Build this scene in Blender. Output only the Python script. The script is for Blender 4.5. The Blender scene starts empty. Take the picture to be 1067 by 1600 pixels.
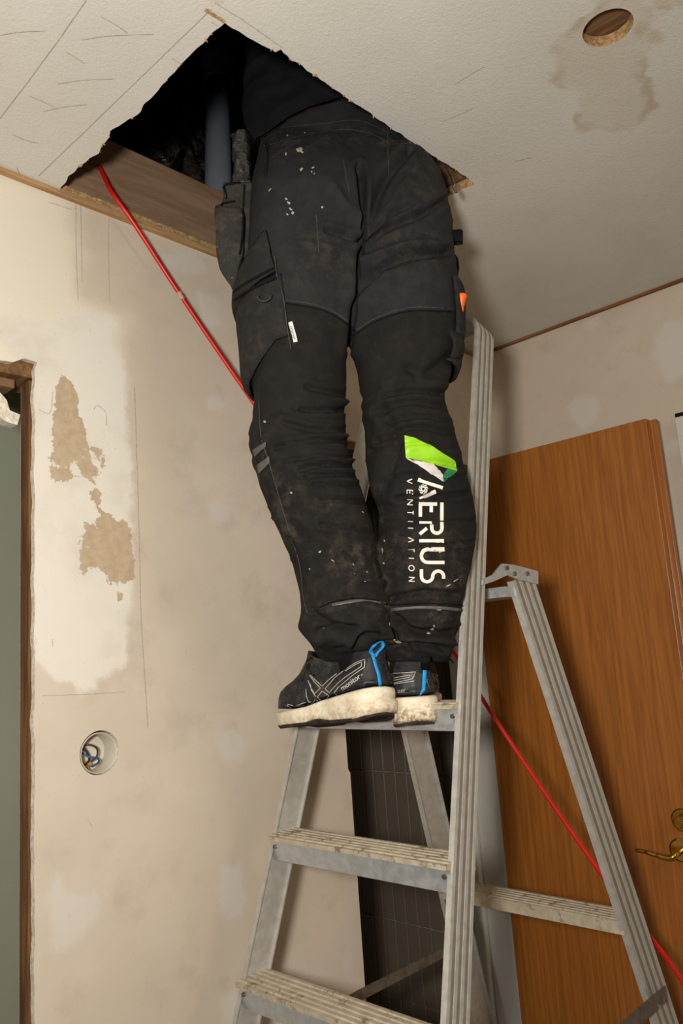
import bpy, bmesh, math, random
import numpy as np
from mathutils import Vector, Matrix, noise
from mathutils.bvhtree import BVHTree
from mathutils.geometry import delaunay_2d_cdt

random.seed(7); rng = np.random.default_rng(7)
S = bpy.context.scene
COL = S.collection

# ------------------------------------------------------------------ camera
F = 1222.3
PITCH, ROLL, YAW = (math.radians(a) for a in (10.271, -4.0688, 46.4908))
CAM = np.array([0.0, 0.0, 1.55])
_W = np.array([math.sin(YAW)*math.cos(PITCH), math.cos(YAW)*math.cos(PITCH), math.sin(PITCH)])
_r = np.array([math.cos(YAW), -math.sin(YAW), 0.0]); _u = np.cross(_r, _W)
_R = math.cos(ROLL)*_r + math.sin(ROLL)*_u
_U = -math.sin(ROLL)*_r + math.cos(ROLL)*_u
cd = bpy.data.cameras.new('camera'); cam = bpy.data.objects.new('camera', cd); COL.objects.link(cam)
m = Matrix.Identity(4)
for i in range(3):
    m[i][0] = _R[i]; m[i][1] = _U[i]; m[i][2] = -_W[i]; m[i][3] = CAM[i]
cam.matrix_world = m
cd.sensor_fit = 'AUTO'; cd.sensor_width = 36; cd.lens = F/1600*36; cd.clip_start = 0.02
S.camera = cam

# ------------------------------------------------------------------ world, lamps, exposure
w = bpy.data.worlds.new('world'); S.world = w; w.use_nodes = True
w.node_tree.nodes['Background'].inputs[0].default_value = (1.0, 0.9, 0.78, 1)
w.node_tree.nodes['Background'].inputs[1].default_value = 0.05

def area(name, loc, target, size, power, col):
    l = bpy.data.lights.new(name, 'AREA'); l.shape = 'DISK'; l.size = size; l.energy = power; l.color = col
    o = bpy.data.objects.new(name, l); COL.objects.link(o); o.location = loc
    o.rotation_euler = (Vector(target)-Vector(loc)).to_track_quat('-Z', 'Y').to_euler()
    return o
area('flash_lamp', (-0.20, 0.02, 1.62), (0.75, 1.05, 1.75), 0.13, 24.0, (1.0, 0.965, 0.905))
area('room_lamp', (0.7, -1.1, 2.36), (0.9, 0.4, 0.6), 0.5, 9.0, (1.0, 0.87, 0.72))
S.view_settings.view_transform = 'Standard'; S.view_settings.look = 'None'
S.view_settings.gamma = 1.0; S.view_settings.use_curve_mapping = False
S.view_settings.exposure = 0.0

# ------------------------------------------------------------------ pixel helpers (1067 x 1600 frame)
def ray(x, y): return _W + _R*(x-533.5)/F + _U*(800-y)/F
def at(x, y, D): return CAM + ray(x, y)*D                    # point at forward depth D
def onp(x, y, ax, v):                                         # point on a world plane
    d = ray(x, y); return CAM + d*((v-CAM[ax])/d[ax])
def proj(P):
    P = np.asarray(P, float)-CAM; z = P@_W
    return np.stack([533.5+F*(P@_R)/z, 800-F*(P@_U)/z], -1)

# ------------------------------------------------------------------ materials
def srgb(r, g, b):
    return tuple(((c/255)/12.92 if c/255 <= .04045 else ((c/255+.055)/1.055)**2.4) for c in (r, g, b)) + (1,)
MATS = {}
class NT:
    def __init__(s, name):
        s.m = bpy.data.materials.new(name); s.m.use_nodes = True; s.t = s.m.node_tree
        s.b = s.t.nodes['Principled BSDF']; MATS[name] = s.m
    def n(s, ty, **k):
        nd = s.t.nodes.new(ty)
        for a, v in k.items():
            if a.startswith('i_'): nd.inputs[a[2:].replace('_', ' ')].default_value = v
            else: setattr(nd, a, v)
        return nd
    def l(s, a, b): s.t.links.new(a, b)
    def val(s, x, sock):
        if isinstance(x, (int, float, tuple)): sock.default_value = x
        else: s.l(x, sock)
    def math(s, op, a, b=0.0, clamp=False):
        nd = s.n('ShaderNodeMath', operation=op, use_clamp=clamp); s.val(a, nd.inputs[0]); s.val(b, nd.inputs[1]); return nd.outputs[0]
    def mix(s, f, a, b):
        nd = s.n('ShaderNodeMix', data_type='RGBA'); s.val(f, nd.inputs[0]); s.val(a, nd.inputs[6]); s.val(b, nd.inputs[7]); return nd.outputs[2]
    def ramp(s, x, a, b, c0=0.0, c1=1.0):
        nd = s.n('ShaderNodeMapRange', interpolation_type='SMOOTHSTEP'); s.val(x, nd.inputs[0])
        nd.inputs[1].default_value = a; nd.inputs[2].default_value = b; nd.inputs[3].default_value = c0; nd.inputs[4].default_value = c1
        return nd.outputs[0]
    def coord(s, scale=(1, 1, 1), obj=True):
        tc = s.n('ShaderNodeTexCoord'); mp = s.n('ShaderNodeMapping'); mp.inputs['Scale'].default_value = scale
        s.l(tc.outputs['Object'], mp.inputs[0]); return mp.outputs[0]
    def noise(s, scale, detail=3, rough=.55, vec=None, dist=0.0):
        nd = s.n('ShaderNodeTexNoise'); nd.inputs['Scale'].default_value = scale; nd.inputs['Detail'].default_value = detail
        nd.inputs['Roughness'].default_value = rough; nd.inputs['Distortion'].default_value = dist
        s.l(vec if vec is not None else s.coord(), nd.inputs['Vector']); return nd.outputs['Fac']
    def attr(s, name): return s.n('ShaderNodeAttribute', attribute_name=name).outputs['Fac']
    def bump(s, h, strength, dist=.002):
        nd = s.n('ShaderNodeBump'); nd.inputs['Strength'].default_value = strength; nd.inputs['Distance'].default_value = dist
        s.l(h, nd.inputs['Height']); s.l(nd.outputs[0], s.b.inputs['Normal']); return nd
    def out(s, col, rough=.6, metal=0.0, spec=.5):
        s.val(col, s.b.inputs['Base Color']); s.val(rough, s.b.inputs['Roughness'])
        s.b.inputs['Metallic'].default_value = metal; s.b.inputs['Specular IOR Level'].default_value = spec
        return s.m

def plain(name, col, rough=.6, metal=0., spec=.5, var=.12, nscale=30, bump=0., bscale=200):
    t = NT(name); n = t.noise(nscale, 4)
    dark = tuple(c*(1-var) for c in col[:3])+(1,); lite = tuple(min(1, c*(1+var)) for c in col[:3])+(1,)
    t.out(t.mix(t.ramp(n, .3, .7), dark, lite), rough, metal, spec)
    if bump: t.bump(t.noise(bscale, 3), bump)
    return t.m

def m_wall():
    t = NT('bare_plasterboard')
    big = t.noise(2.6, 4, .6); mid = t.noise(13, 5, .6); fine = t.noise(70, 4)
    c = t.mix(t.ramp(big, .35, .68), srgb(202, 188, 169), srgb(213, 199, 181))
    c = t.mix(t.math('MULTIPLY', t.ramp(mid, .5, .75), .35), c, srgb(176, 162, 142))
    # soft pale filler patches
    e = t.math('ADD', t.attr('soft'), t.math('MULTIPLY', t.math('SUBTRACT', t.noise(22, 5, .6), .5), .05))
    c = t.mix(t.ramp(e, -.006, .014, 0, .62), c, srgb(212, 206, 196))
    e = t.math('ADD', t.attr('haze'), t.math('MULTIPLY', t.math('SUBTRACT', t.noise(7, 5, .6), .5), .12))
    c = t.mix(t.ramp(e, -.05, .03, 0, .9), c, srgb(226, 217, 198))
    # skim plaster (white) with ragged edge
    e = t.math('ADD', t.attr('skim'), t.math('MULTIPLY', t.math('SUBTRACT', t.noise(30, 6, .65), .5), .035))
    sk = t.ramp(e, -.006, .012)
    skc = t.mix(t.ramp(t.noise(9, 5, .65), .4, .75), srgb(224, 217, 203), srgb(210, 202, 187))
    c = t.mix(sk, c, skc)
    # flaked-off spots showing the board
    e = t.math('ADD', t.attr('flake'), t.math('MULTIPLY', t.math('SUBTRACT', t.noise(85, 7, .72), .5), .030))
    fl = t.ramp(e, -.0006, .0006)
    c = t.mix(fl, c, t.mix(t.ramp(fine, .3, .7), srgb(180, 158, 130), srgb(192, 171, 143)))
    spk = t.ramp(t.noise(140, 3, .6), .70, .76)
    c = t.mix(t.math('MULTIPLY', spk, .35), c, srgb(140, 120, 96))
    t.out(c, .85, 0, .2)
    h = t.math('ADD', t.math('MULTIPLY', t.math('SUBTRACT', sk, fl), .6), t.math('MULTIPLY', t.noise(160, 4, .6), .25))
    t.bump(h, .45, .0015); return t.m

def m_ceiling():
    t = NT('textured_ceiling_paint')
    big = t.noise(3, 4, .6)
    c = t.mix(t.ramp(big, .3, .7), srgb(211, 206, 195), srgb(220, 216, 206))
    d = t.math('ADD', t.attr('stain'), t.math('MULTIPLY', t.math('SUBTRACT', t.noise(26, 5, .6), .5), .05))
    inside = t.ramp(d, -.012, .03, 0, .30)
    ringm = t.math('MULTIPLY', t.ramp(d, -.012, .0), t.ramp(d, .022, .004))
    ringm = t.math('MULTIPLY', ringm, t.ramp(t.noise(14, 3), .38, .62, .1, .5))
    c = t.mix(inside, c, srgb(190, 172, 140)); c = t.mix(ringm, c, srgb(172, 146, 104))
    t.out(c, .8, 0, .25)
    t.bump(t.math('ADD', t.noise(320, 4, .6), t.math('MULTIPLY', t.noise(130, 3), .8)), .45, .0016); return t.m

def m_wood(name, c0, c1, rough, stretch=(14, 14, 1.1), fig=1.0, spec=.5):
    t = NT(name); v = t.coord(stretch)
    n1 = t.noise(3.2, 8, .62, v, .6); n2 = t.noise(20, 6, .6, v, .2)
    c = t.mix(t.ramp(n1, .32, .68), c0, c1)
    dk = tuple(x*.45 for x in c0[:3])+(1,)
    c = t.mix(t.math('MULTIPLY', t.ramp(n2, .52, .78), .55*fig), c, dk)
    t.out(c, rough, 0, spec); t.bump(n2, .12, .001); return t.m

def m_alu(name, c0, c1, rough=.42, metal=.75, dirt=0.0):
    t = NT(name); n = t.noise(60, 5, .6)
    c = t.mix(t.ramp(n, .3, .7), c0, c1)
    if dirt:
        d = t.ramp(t.noise(38, 7, .7), .53, .66, 0, dirt); c = t.mix(d, c, srgb(92, 68, 46))
        d2 = t.ramp(t.noise(16, 5, .7), .60, .66, 0, dirt*.8); c = t.mix(d2, c, srgb(205, 192, 164))
    sc = t.ramp(t.noise(9, 6, .8, t.coord((30, 30, 2))), .66, .72, 0, .35); c = t.mix(sc, c, srgb(225, 220, 210))
    t.out(c, t.ramp(n, .3, .7, rough-.06, rough+.1), metal, .5); t.bump(t.noise(300, 2), .08, .0005); return t.m

def m_cloth():
    t = NT('charcoal_work_cloth')
    wv = t.noise(900, 2); big = t.noise(6, 4, .6)
    up = t.mix(t.ramp(big, .3, .7), srgb(32, 32, 33), srgb(40, 40, 41))
    lo = t.mix(t.ramp(big, .3, .7), srgb(24, 22, 21), srgb(30, 28, 26))
    c = t.mix(t.attr('panel'), up, lo)
    # plaster dust and dirt
    du = t.math('MULTIPLY', t.attr('dust'), t.ramp(t.noise(48, 8, .72), .42, .70))
    c = t.mix(t.math('MULTIPLY', du, .42), c, srgb(96, 84, 66))
    sp = t.math('MULTIPLY', t.attr('dust'), t.ramp(t.noise(150, 6, .75), .66, .73))
    c = t.mix(t.math('MULTIPLY', sp, .7), c, srgb(190, 178, 150))
    scr = t.ramp(t.noise(9, 8, .8, t.coord((9, 9, 60)), 1.2), .655, .68, 0, .22)
    c = t.mix(scr, c, srgb(120, 112, 100))
    t.out(c, .88, 0, .18); t.b.inputs['Sheen Weight'].default_value = .0
    t.bump(wv, .25, .0006); return t.m

def m_foil():
    t = NT('crumpled_black_foil'); n = t.noise(26, 7, .7, None, 1.0)
    t.out(srgb(64, 59, 52), .2, .7, 1.0); t.bump(n, .8, .02); return t.m

def m_sole():
    t = NT('dirty_white_midsole'); n = t.noise(40, 7, .7); z = t.attr('low')
    c = t.mix(t.ramp(n, .35, .7), srgb(232, 222, 200), srgb(208, 190, 156))
    d = t.math('MULTIPLY', t.math('MULTIPLY', t.ramp(t.noise(110, 8, .75), .40, .60, 0, .9), t.ramp(z, .1, .9)), t.attr('mud'))
    c = t.mix(d, c, srgb(120, 84, 44))
    d = t.ramp(t.noise(110, 4, .6), .68, .72, 0, .8); c = t.mix(d, c, srgb(110, 80, 48))
    t.out(c, .7, 0, .3); t.bump(t.noise(180, 4), .5, .0012); return t.m

def m_mesh_upper():
    t = NT('black_shoe_mesh'); vo = t.n('ShaderNodeTexVoronoi'); vo.inputs['Scale'].default_value = 330
    t.l(t.coord(), vo.inputs['Vector']); d = t.ramp(vo.outputs['Distance'], .25, .05)
    c = t.mix(t.math('MULTIPLY', d, .55), srgb(36, 36, 37), srgb(130, 122, 110))
    du = t.ramp(t.noise(20, 6, .7), .48, .72, 0, .55); c = t.mix(du, c, srgb(104, 94, 78))
    t.out(c, .75, 0, .25); t.bump(vo.outputs['Distance'], .3, .0008); return t.m

m_wall(); m_ceiling(); m_cloth(); m_foil(); m_sole(); m_mesh_upper()
m_wood('varnished_door_wood', srgb(146, 87, 33), srgb(174, 108, 45), .34, (34, 34, 1.3), .4)
m_wood('raw_timber', srgb(98, 70, 46), srgb(134, 100, 66), .85, (20, 1.3, 20), 1, .2)
m_wood('stud_timber', srgb(78, 52, 32), srgb(126, 90, 56), .85, (18, 18, 1.2), 1, .2)
m_wood('plank_timber', srgb(126, 100, 78), srgb(150, 122, 98), .9, (1.4, 9, 9), .45, .15)
m_wood('batten_timber', srgb(150, 116, 78), srgb(182, 148, 106), .85, (2, 25, 25), .8, .2)
m_wood('batten_dark_timber', srgb(112, 76, 46), srgb(140, 98, 60), .85, (25, 2, 25), .8, .2)
m_alu('ladder_aluminium', srgb(176, 171, 162), srgb(190, 186, 178), .52, .35)
m_alu('shaded_groove_aluminium', srgb(124, 117, 106), srgb(134, 127, 116), .6, .2)  # darker copy of the rail aluminium, groove shade put into the colour
m_alu('tread_aluminium', srgb(178, 166, 144), srgb(196, 184, 162), .62, .3, .75)
m_alu('flange_aluminium', srgb(176, 178, 178), srgb(196, 198, 198), .4, .6)
m_alu('rusty_strap_steel', srgb(92, 82, 70), srgb(118, 106, 92), .6, .4, .9)
plain('fibreboard_edge', srgb(176, 142, 100), .95, 0, .1, .35, 160, .8, 300)
plain('gypsum_edge', srgb(222, 212, 192), .95, 0, .1, .2, 120, .8, 300)
plain('green_wall_paint', srgb(178, 178, 158), .55, 0, .3, .04, 3)
plain('brown_reveal', srgb(122, 92, 66), .8, 0, .2, .15, 14)
plain('white_gloss_paint', srgb(206, 202, 192), .42, 0, .4, .05, 6)
plain('dark_tile_glaze', srgb(110, 99, 84), .42, 0, .5, .10, 5)
plain('tile_grout', srgb(140, 130, 114), .9, 0, .1, .1, 60)
plain('concrete_floor', srgb(120, 112, 100), .85, 0, .2, .2, 8, .3, 60)
plain('rear_wall_paint', srgb(190, 178, 158), .85, 0, .2, .06, 4)
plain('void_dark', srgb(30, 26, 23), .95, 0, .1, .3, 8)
plain('grey_pvc', srgb(104, 110, 120), .45, 0, .4, .05, 10)
plain('red_cable', srgb(206, 22, 14), .38, 0, .5, .06, 40)
plain('cable_tape', srgb(196, 150, 120), .6, 0, .3, .2, 60)
plain('brass', srgb(206, 164, 78), .22, .95, .5, .15, 30)
plain('steel_screw', srgb(120, 112, 104), .4, .8, .5, .2, 80)
plain('pencil_graphite', srgb(172, 164, 150), .8, 0, .2, .2, 200)
plain('black_knit', srgb(24, 24, 26), .95, 0, .08, .15, 30, .4, 700)
plain('black_overlay', srgb(40, 41, 43), .5, 0, .4, .25, 24)
plain('black_outsole', srgb(52, 42, 34), .85, 0, .2, .4, 70, .6, 120)
plain('collar_lining', srgb(20, 20, 21), .95, 0, .1, .2, 100, .6, 400)
plain('blue_webbing', srgb(38, 140, 206), .6, 0, .3, .12, 160)
plain('silver_print', srgb(176, 170, 158), .5, 0, .4, .2, 120)
plain('white_print', srgb(226, 217, 203), .6, 0, .3, .06, 60)
plain('lime_print', srgb(142, 200, 22), .45, 0, .4, .10, 40)
plain('dark_green_print', srgb(38, 116, 76), .5, 0, .4, .08, 40)
plain('ribbon_print', srgb(206, 198, 190), .5, 0, .4, .10, 30)
plain('seam_thread', srgb(66, 63, 60), .9, 0, .1, .2, 200)
plain('seam_dark', srgb(22, 21, 21), .95, 0, .1, .2, 200)
plain('zip_tape', srgb(92, 88, 84), .6, .2, .3, .2, 120)
plain('reflective_tape', srgb(84, 82, 80), .6, 0, .3, .15, 80)
plain('belt_leather', srgb(46, 26, 20), .6, 0, .3, .3, 60)
plain('white_tag', srgb(228, 222, 210), .7, 0, .2, .04, 60)
plain('black_ink', srgb(30, 30, 32), .8, 0, .2, .1, 60)
plain('orange_plastic', srgb(236, 96, 18), .4, 0, .5, .06, 40)
plain('skin', srgb(202, 156, 130), .55, 0, .4, .08, 40)
plain('dark_hair', srgb(46, 34, 26), .7, 0, .3, .3, 90, .6, 300)
plain('socket_plastic', srgb(196, 188, 172), .5, 0, .4, .06, 20)
plain('brown_paper', srgb(170, 128, 84), .8, 0, .2, .25, 50)
plain('blue_wire', srgb(40, 82, 124), .5, 0, .4, .1, 50)
plain('brown_wire', srgb(70, 46, 34), .5, 0, .4, .1, 50)
plain('black_wire', srgb(28, 28, 30), .5, 0, .4, .1, 50)
plain('spatter', srgb(170, 160, 140), .9, 0, .1, .2, 100)
t = NT('pouch_canvas'); n_ = t.noise(30, 7, .7)
c_ = t.mix(t.ramp(n_, .45, .75, 0, .6), srgb(52, 50, 48), srgb(98, 88, 74))
t.out(t.mix(t.ramp(t.noise(80, 6, .7), .64, .70, 0, .6), c_, srgb(160, 146, 122)), .9, 0, .15); t.bump(t.noise(500, 3), .3, .001)

# ------------------------------------------------------------------ object helpers
def obj(name, verts, faces, mat, parent=None, smooth=False, mats=None, mi=None, attrs=None):
    me = bpy.data.meshes.new(name)
    me.from_pydata([tuple(map(float, v)) for v in verts], [], [tuple(map(int, f)) for f in faces])
    for mm in (mats or [mat]): me.materials.append(MATS[mm] if isinstance(mm, str) else mm)
    if mi is not None: me.polygons.foreach_set('material_index', np.asarray(mi, dtype=np.int32))
    if smooth: me.polygons.foreach_set('use_smooth', np.ones(len(me.polygons), dtype=bool))
    if attrs:
        for k, v in attrs.items():
            a = me.attributes.new(k, 'FLOAT', 'POINT'); a.data.foreach_set('value', np.asarray(v, dtype=np.float32))
    me.validate(); me.update()
    o = bpy.data.objects.new(name, me); COL.objects.link(o)
    if parent: o.parent = parent
    return o
def fixn(o):
    bm = bmesh.new(); bm.from_mesh(o.data); bmesh.ops.recalc_face_normals(bm, faces=bm.faces); bm.to_mesh(o.data); bm.free(); return o
def tag(o, label, cat, group=None, kind=None):
    o['label'] = label; o['category'] = cat
    if group: o['group'] = group
    if kind: o['kind'] = kind
    return o
def struct(o, label): o['kind'] = 'structure'; o['label'] = label; return o
def empty(name, loc):
    o = bpy.data.objects.new(name, None); COL.objects.link(o); o.location = loc; o.empty_display_size = .05; return o
def kid(o, parent):                                          # parent an object made in world space under a moved Empty
    o.parent = parent; o.matrix_parent_inverse = Matrix.Translation(parent.location).inverted(); return o
def boxv(x0, x1, y0, y1, z0, z1):
    v = [(x, y, z) for z in (z0, z1) for y in (y0, y1) for x in (x0, x1)]
    f = [(0, 2, 3, 1), (4, 5, 7, 6), (0, 1, 5, 4), (2, 6, 7, 3), (0, 4, 6, 2), (1, 3, 7, 5)]
    return v, f
def box(name, x0, x1, y0, y1, z0, z1, mat, parent=None, bev=0.0):
    v, f = boxv(x0, x1, y0, y1, z0, z1); o = obj(name, v, f, mat, parent)
    if bev:
        b = o.modifiers.new('bevel', 'BEVEL'); b.width = bev; b.segments = 2
    return o
def tube(pts, rad, seg=10, closed=False):
    pts = [np.asarray(p, float) for p in pts]; n = len(pts); V = []; Fc = []
    rad = [rad]*n if np.isscalar(rad) else rad
    ref = None
    for i in range(n):
        t_ = pts[min(i+1, n-1)]-pts[max(i-1, 0)]; t_ = t_/(np.linalg.norm(t_)+1e-12)
        if ref is None:
            ref = np.cross(t_, [0, 0, 1.]);
            if np.linalg.norm(ref) < 1e-3: ref = np.cross(t_, [1., 0, 0])
        ref = ref - t_*(ref@t_); ref /= np.linalg.norm(ref); b = np.cross(t_, ref)
        for k in range(seg):
            a = 2*math.pi*k/seg; V.append(pts[i]+rad[i]*(math.cos(a)*ref+math.sin(a)*b))
    for i in range(n-1):
        for k in range(seg):
            k2 = (k+1) % seg; Fc.append((i*seg+k, i*seg+k2, (i+1)*seg+k2, (i+1)*seg+k))
    Fc.append(tuple(range(seg))[::-1]); Fc.append(tuple((n-1)*seg+k for k in range(seg)))
    return V, Fc
def spline(pts, n=8):
    P = [np.asarray(p, float) for p in pts]; out = []
    P = [2*P[0]-P[1]]+P+[2*P[-1]-P[-2]]
    for i in range(1, len(P)-2):
        for k in range(n):
            s = k/n; a, b, c, d = P[i-1], P[i], P[i+1], P[i+2]
            out.append(.5*((2*b)+(c-a)*s+(2*a-5*b+4*c-d)*s*s+(3*b-a-3*c+d)*s**3))
    out.append(P[-2]); return out
def loft(rings, cap=True):
    n = len(rings[0]); V = [p for r in rings for p in r]; Fc = []
    for i in range(len(rings)-1):
        for k in range(n):
            k2 = (k+1) % n; Fc.append((i*n+k, i*n+k2, (i+1)*n+k2, (i+1)*n+k))
    if cap: Fc.append(tuple(range(n))[::-1]); Fc.append(tuple((len(rings)-1)*n+k for k in range(n)))
    return V, Fc
def join(parts):
    V = []; Fc = []
    for v, f in parts:
        o = len(V); V += list(v); Fc += [tuple(i+o for i in q) for q in f]
    return V, Fc
def dense(poly, step):
    out = []; n = len(poly)
    for i in range(n):
        a = np.asarray(poly[i], float); b = np.asarray(poly[(i+1) % n], float); k = max(1, int(np.linalg.norm(b-a)/step))
        out += [a+(b-a)*j/k for j in range(k)]
    return np.array(out)
def inpoly(P, poly):
    x, y = P[:, 0], P[:, 1]; r = np.zeros(len(P), bool); n = len(poly)
    for i in range(n):
        x1, y1 = poly[i]; x2, y2 = poly[(i+1) % n]
        c = ((y1 > y) != (y2 > y))
        with np.errstate(divide='ignore', invalid='ignore'):
            r ^= c & (x < (x2-x1)*(y-y1)/(y2-y1+1e-15)+x1)
    return r
def sdist(P, poly):                                          # signed distance, positive inside
    d = np.full(len(P), 1e9); n = len(poly)
    for i in range(n):
        a = np.asarray(poly[i], float); b = np.asarray(poly[(i+1) % n], float); ab = b-a
        s = np.clip(((P-a)@ab)/(ab@ab+1e-15), 0, 1); q = P-(a+s[:, None]*ab)
        d = np.minimum(d, np.hypot(q[:, 0], q[:, 1]))
    return np.where(inpoly(P, poly), d, -d)
def ldist(P, line):
    d = np.full(len(P), 1e9)
    for i in range(len(line)-1):
        a = np.asarray(line[i], float); b = np.asarray(line[i+1], float); ab = b-a
        s = np.clip(((P-a)@ab)/(ab@ab+1e-15), 0, 1); q = P-(a+s[:, None]*ab)
        d = np.minimum(d, np.hypot(q[:, 0], q[:, 1]))
    return d
def sheet2d(outer, holes, step):
    outer = dense(outer, step); pts = [outer]; edges = []; k = 0
    for lp in [outer]+holes:
        n = len(lp); edges += [(k+i, k+(i+1) % n) for i in range(n)]; k += n
    pts += [np.asarray(h) for h in holes]
    mn = outer.min(0); mx = outer.max(0)
    gx, gy = np.meshgrid(np.arange(mn[0]+step/2, mx[0], step), np.arange(mn[1]+step/2, mx[1], step))
    G = np.stack([gx.ravel(), gy.ravel()], 1)
    keep = sdist(G, outer) > step*.4
    for h in holes: keep &= sdist(G, h) < -step*.4
    P = np.concatenate(pts+[G[keep]])
    r = delaunay_2d_cdt([Vector(p) for p in P], edges, [], 0, 1e-6)
    V = np.array([tuple(v) for v in r[0]]); T = np.array([f for f in r[2] if len(f) == 3])
    cen = V[T].mean(1); ok = inpoly(cen, outer)
    for h in holes: ok &= ~inpoly(cen, np.asarray(h))
    return V, T[ok]
def jag(poly, step, amp, sc):
    q = dense(poly, step); out = []
    for p in q:
        nz = noise.noise_vector(Vector((p[0]*sc, p[1]*sc, 3.3))); out.append((p[0]+amp*nz.x, p[1]+amp*nz.y))
    return np.array(out)
def circ(cx, cy, r, n=40, r2=None): return np.array([(cx+r*math.cos(2*math.pi*i/n), cy+(r2 or r)*math.sin(2*math.pi*i/n)) for i in range(n)])

# ------------------------------------------------------------------ room shell
YL, XR, ZC = 1.261, 1.988, 2.43                               # left wall, right wall, ceiling
X0, Y0 = -1.6, -1.9                                           # walls behind the photographer
box_ = lambda *a, **k: box(*a, **k)
struct(box('floor', X0, 2.9, Y0, 3.2, -.05, 0, 'concrete_floor'), 'grey concrete floor of the stripped room')
struct(box('wall_back', X0, XR, Y0-.1, Y0, 0, ZC, 'rear_wall_paint'), 'beige wall behind the photographer')
struct(box('wall_side', X0-.1, X0, Y0, YL, 0, ZC, 'rear_wall_paint'), 'beige side wall behind the photographer')

pw = lambda x, y: onp(x, y, 1, YL)[[0, 2]]                    # pixel -> left wall (x, z)
pc = lambda x, y: onp(x, y, 2, ZC)[[0, 1]]                    # pixel -> ceiling (x, y)
pr = lambda x, y: onp(x, y, 0, XR)[[1, 2]]                    # pixel -> right wall (y, z)

# --- left wall: plasterboard with two door openings and a round box hole
DX0, DX1, DZ = -.25, .580, 2.078                              # left doorway
OX0, OX1, OZ = 1.297, 1.885, 2.066                            # closet doorway at the corner
outer = [(X0, 0), (DX0, 0), (DX0, DZ)]
top = dense([(DX0, DZ), (.55, DZ)], .012)[:69]
outer += [(x, DZ+.006*noise.noise(Vector((x*30, 1, 0)))) for x, _ in [(DX0+i*.012, 0) for i in range(1, 67)]]
outer += [(.562, DZ+.012), (.585, DZ+.010), (DX1, DZ-.004)]
outer += [(DX1+.0035*noise.noise(Vector((z*22, 2, 0))), z) for z in np.arange(DZ-.02, .02, -.012)]
outer += [(DX1, 0), (OX0, 0), (OX0, 1.29), (OX0-.006, 1.30), (OX0-.006, OZ), (OX1, OZ), (OX1, 0), (XR, 0), (XR, ZC-.008), (X0, ZC-.008)]
so = pw(156, 1176)
hole = circ(so[0], so[1], .0365, 36)
V2, T2 = sheet2d(outer, [hole], .013)
V3 = np.stack([V2[:, 0], np.full(len(V2), YL), V2[:, 1]], 1)
px = proj(V3)
def field(polys, P, tr, neg=()):
    d = np.full(len(P), -1.0)
    for q in polys: d = np.maximum(d, sdist(P, [tr(*a) for a in q]))
    for q in neg: d = np.minimum(d, -sdist(P, [tr(*a) for a in q]))
    return d
haze = [[(-900, 200), (0, 268), (105, 302), (116, 330), (120, 470), (188, 495), (174, 535), (190, 600), (100, 640), (-900, 600)]]
skim = [[(-900, 470), (60, 500), (125, 478), (188, 497), (174, 535), (196, 568), (200, 640), (206, 700), (211, 780), (206, 800),
         (211, 860), (209, 910), (205, 960), (204, 1010), (196, 1045), (140, 1072), (80, 1062), (50, 1030), (40, 575), (0, 540), (-900, 540)],
        [(150, 1040), (158, 1080), (120, 1085), (110, 1050)]]
flA = [[(97, 586), (108, 592), (119, 612), (123, 625), (121, 640), (131, 660), (136, 690), (131, 706), (122, 724), (100, 722), (72, 721), (82, 708), (83, 690), (82, 655), (86, 640), (85, 615), (90, 600)],
       [(126, 712), (140, 709), (145, 699), (155, 698), (163, 710), (165, 720), (163, 733), (153, 742), (141, 752), (128, 742), (124, 728)],
       [(78, 727), (92, 731), (112, 730), (117, 744), (104, 754), (80, 752)],
       [(133, 815), (150, 826), (153, 812), (160, 799), (170, 802), (185, 815), (195, 813), (203, 823), (206, 850), (210, 880), (209, 905), (195, 912), (178, 905), (172, 916),
        (165, 900), (158, 886), (145, 885), (135, 893), (128, 905), (124, 870), (124, 845), (130, 835)],
       [(183, 928), (190, 920), (195, 935), (186, 940)], [(140, 768), (152, 760), (160, 775), (150, 796), (144, 790)]]
flN = [[(144, 712), (158, 712), (160, 726), (150, 733), (143, 722)], [(130, 850), (140, 846), (141, 858), (134, 862)]]
soft = [[(332, 1150), (350, 1143), (375, 1140), (386, 1160), (380, 1192), (350, 1200), (336, 1180)],
        [(82, 1352), (95, 1375), (115, 1390), (143, 1395), (146, 1352), (158, 1354), (158, 1400), (140, 1460), (100, 1495), (80, 1500), (75, 1420)],
        [(342, 1350), (375, 1342), (388, 1400), (386, 1430), (355, 1445), (338, 1400)],
        [(305, 456), (338, 456), (346, 475), (340, 490), (346, 505), (325, 514), (312, 500)],
        [(316, 620), (345, 612), (356, 640), (325, 646)], [(322, 785), (355, 780), (361, 810), (340, 826), (325, 812)],
        [(536, 1490), (550, 1470), (552, 1500), (544, 1525), (538, 1520)], [(345, 1560), (380, 1540), (380, 1600), (345, 1610)],
        [(250, 395), (300, 390), (330, 420), (300, 430), (255, 420)]]
fH = field(haze, V2, pw); fS = field(skim, V2, pw); fF = field(flA, V2, pw, flN); fO = field(soft, V2, pw)
wl = obj('wall_left', V3, T2, None, mats=['bare_plasterboard', 'gypsum_edge'], attrs=dict(skim=fS, flake=fF, soft=fO, haze=fH))
fixn(wl)
if wl.data.polygons[0].normal.y > 0: wl.data.flip_normals()
sm = wl.modifiers.new('thickness', 'SOLIDIFY'); sm.thickness = .0125; sm.offset = -1; sm.material_offset_rim = 1
struct(wl, 'beige plasterboard wall with patchy white skim plaster and flaked spots')
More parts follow.
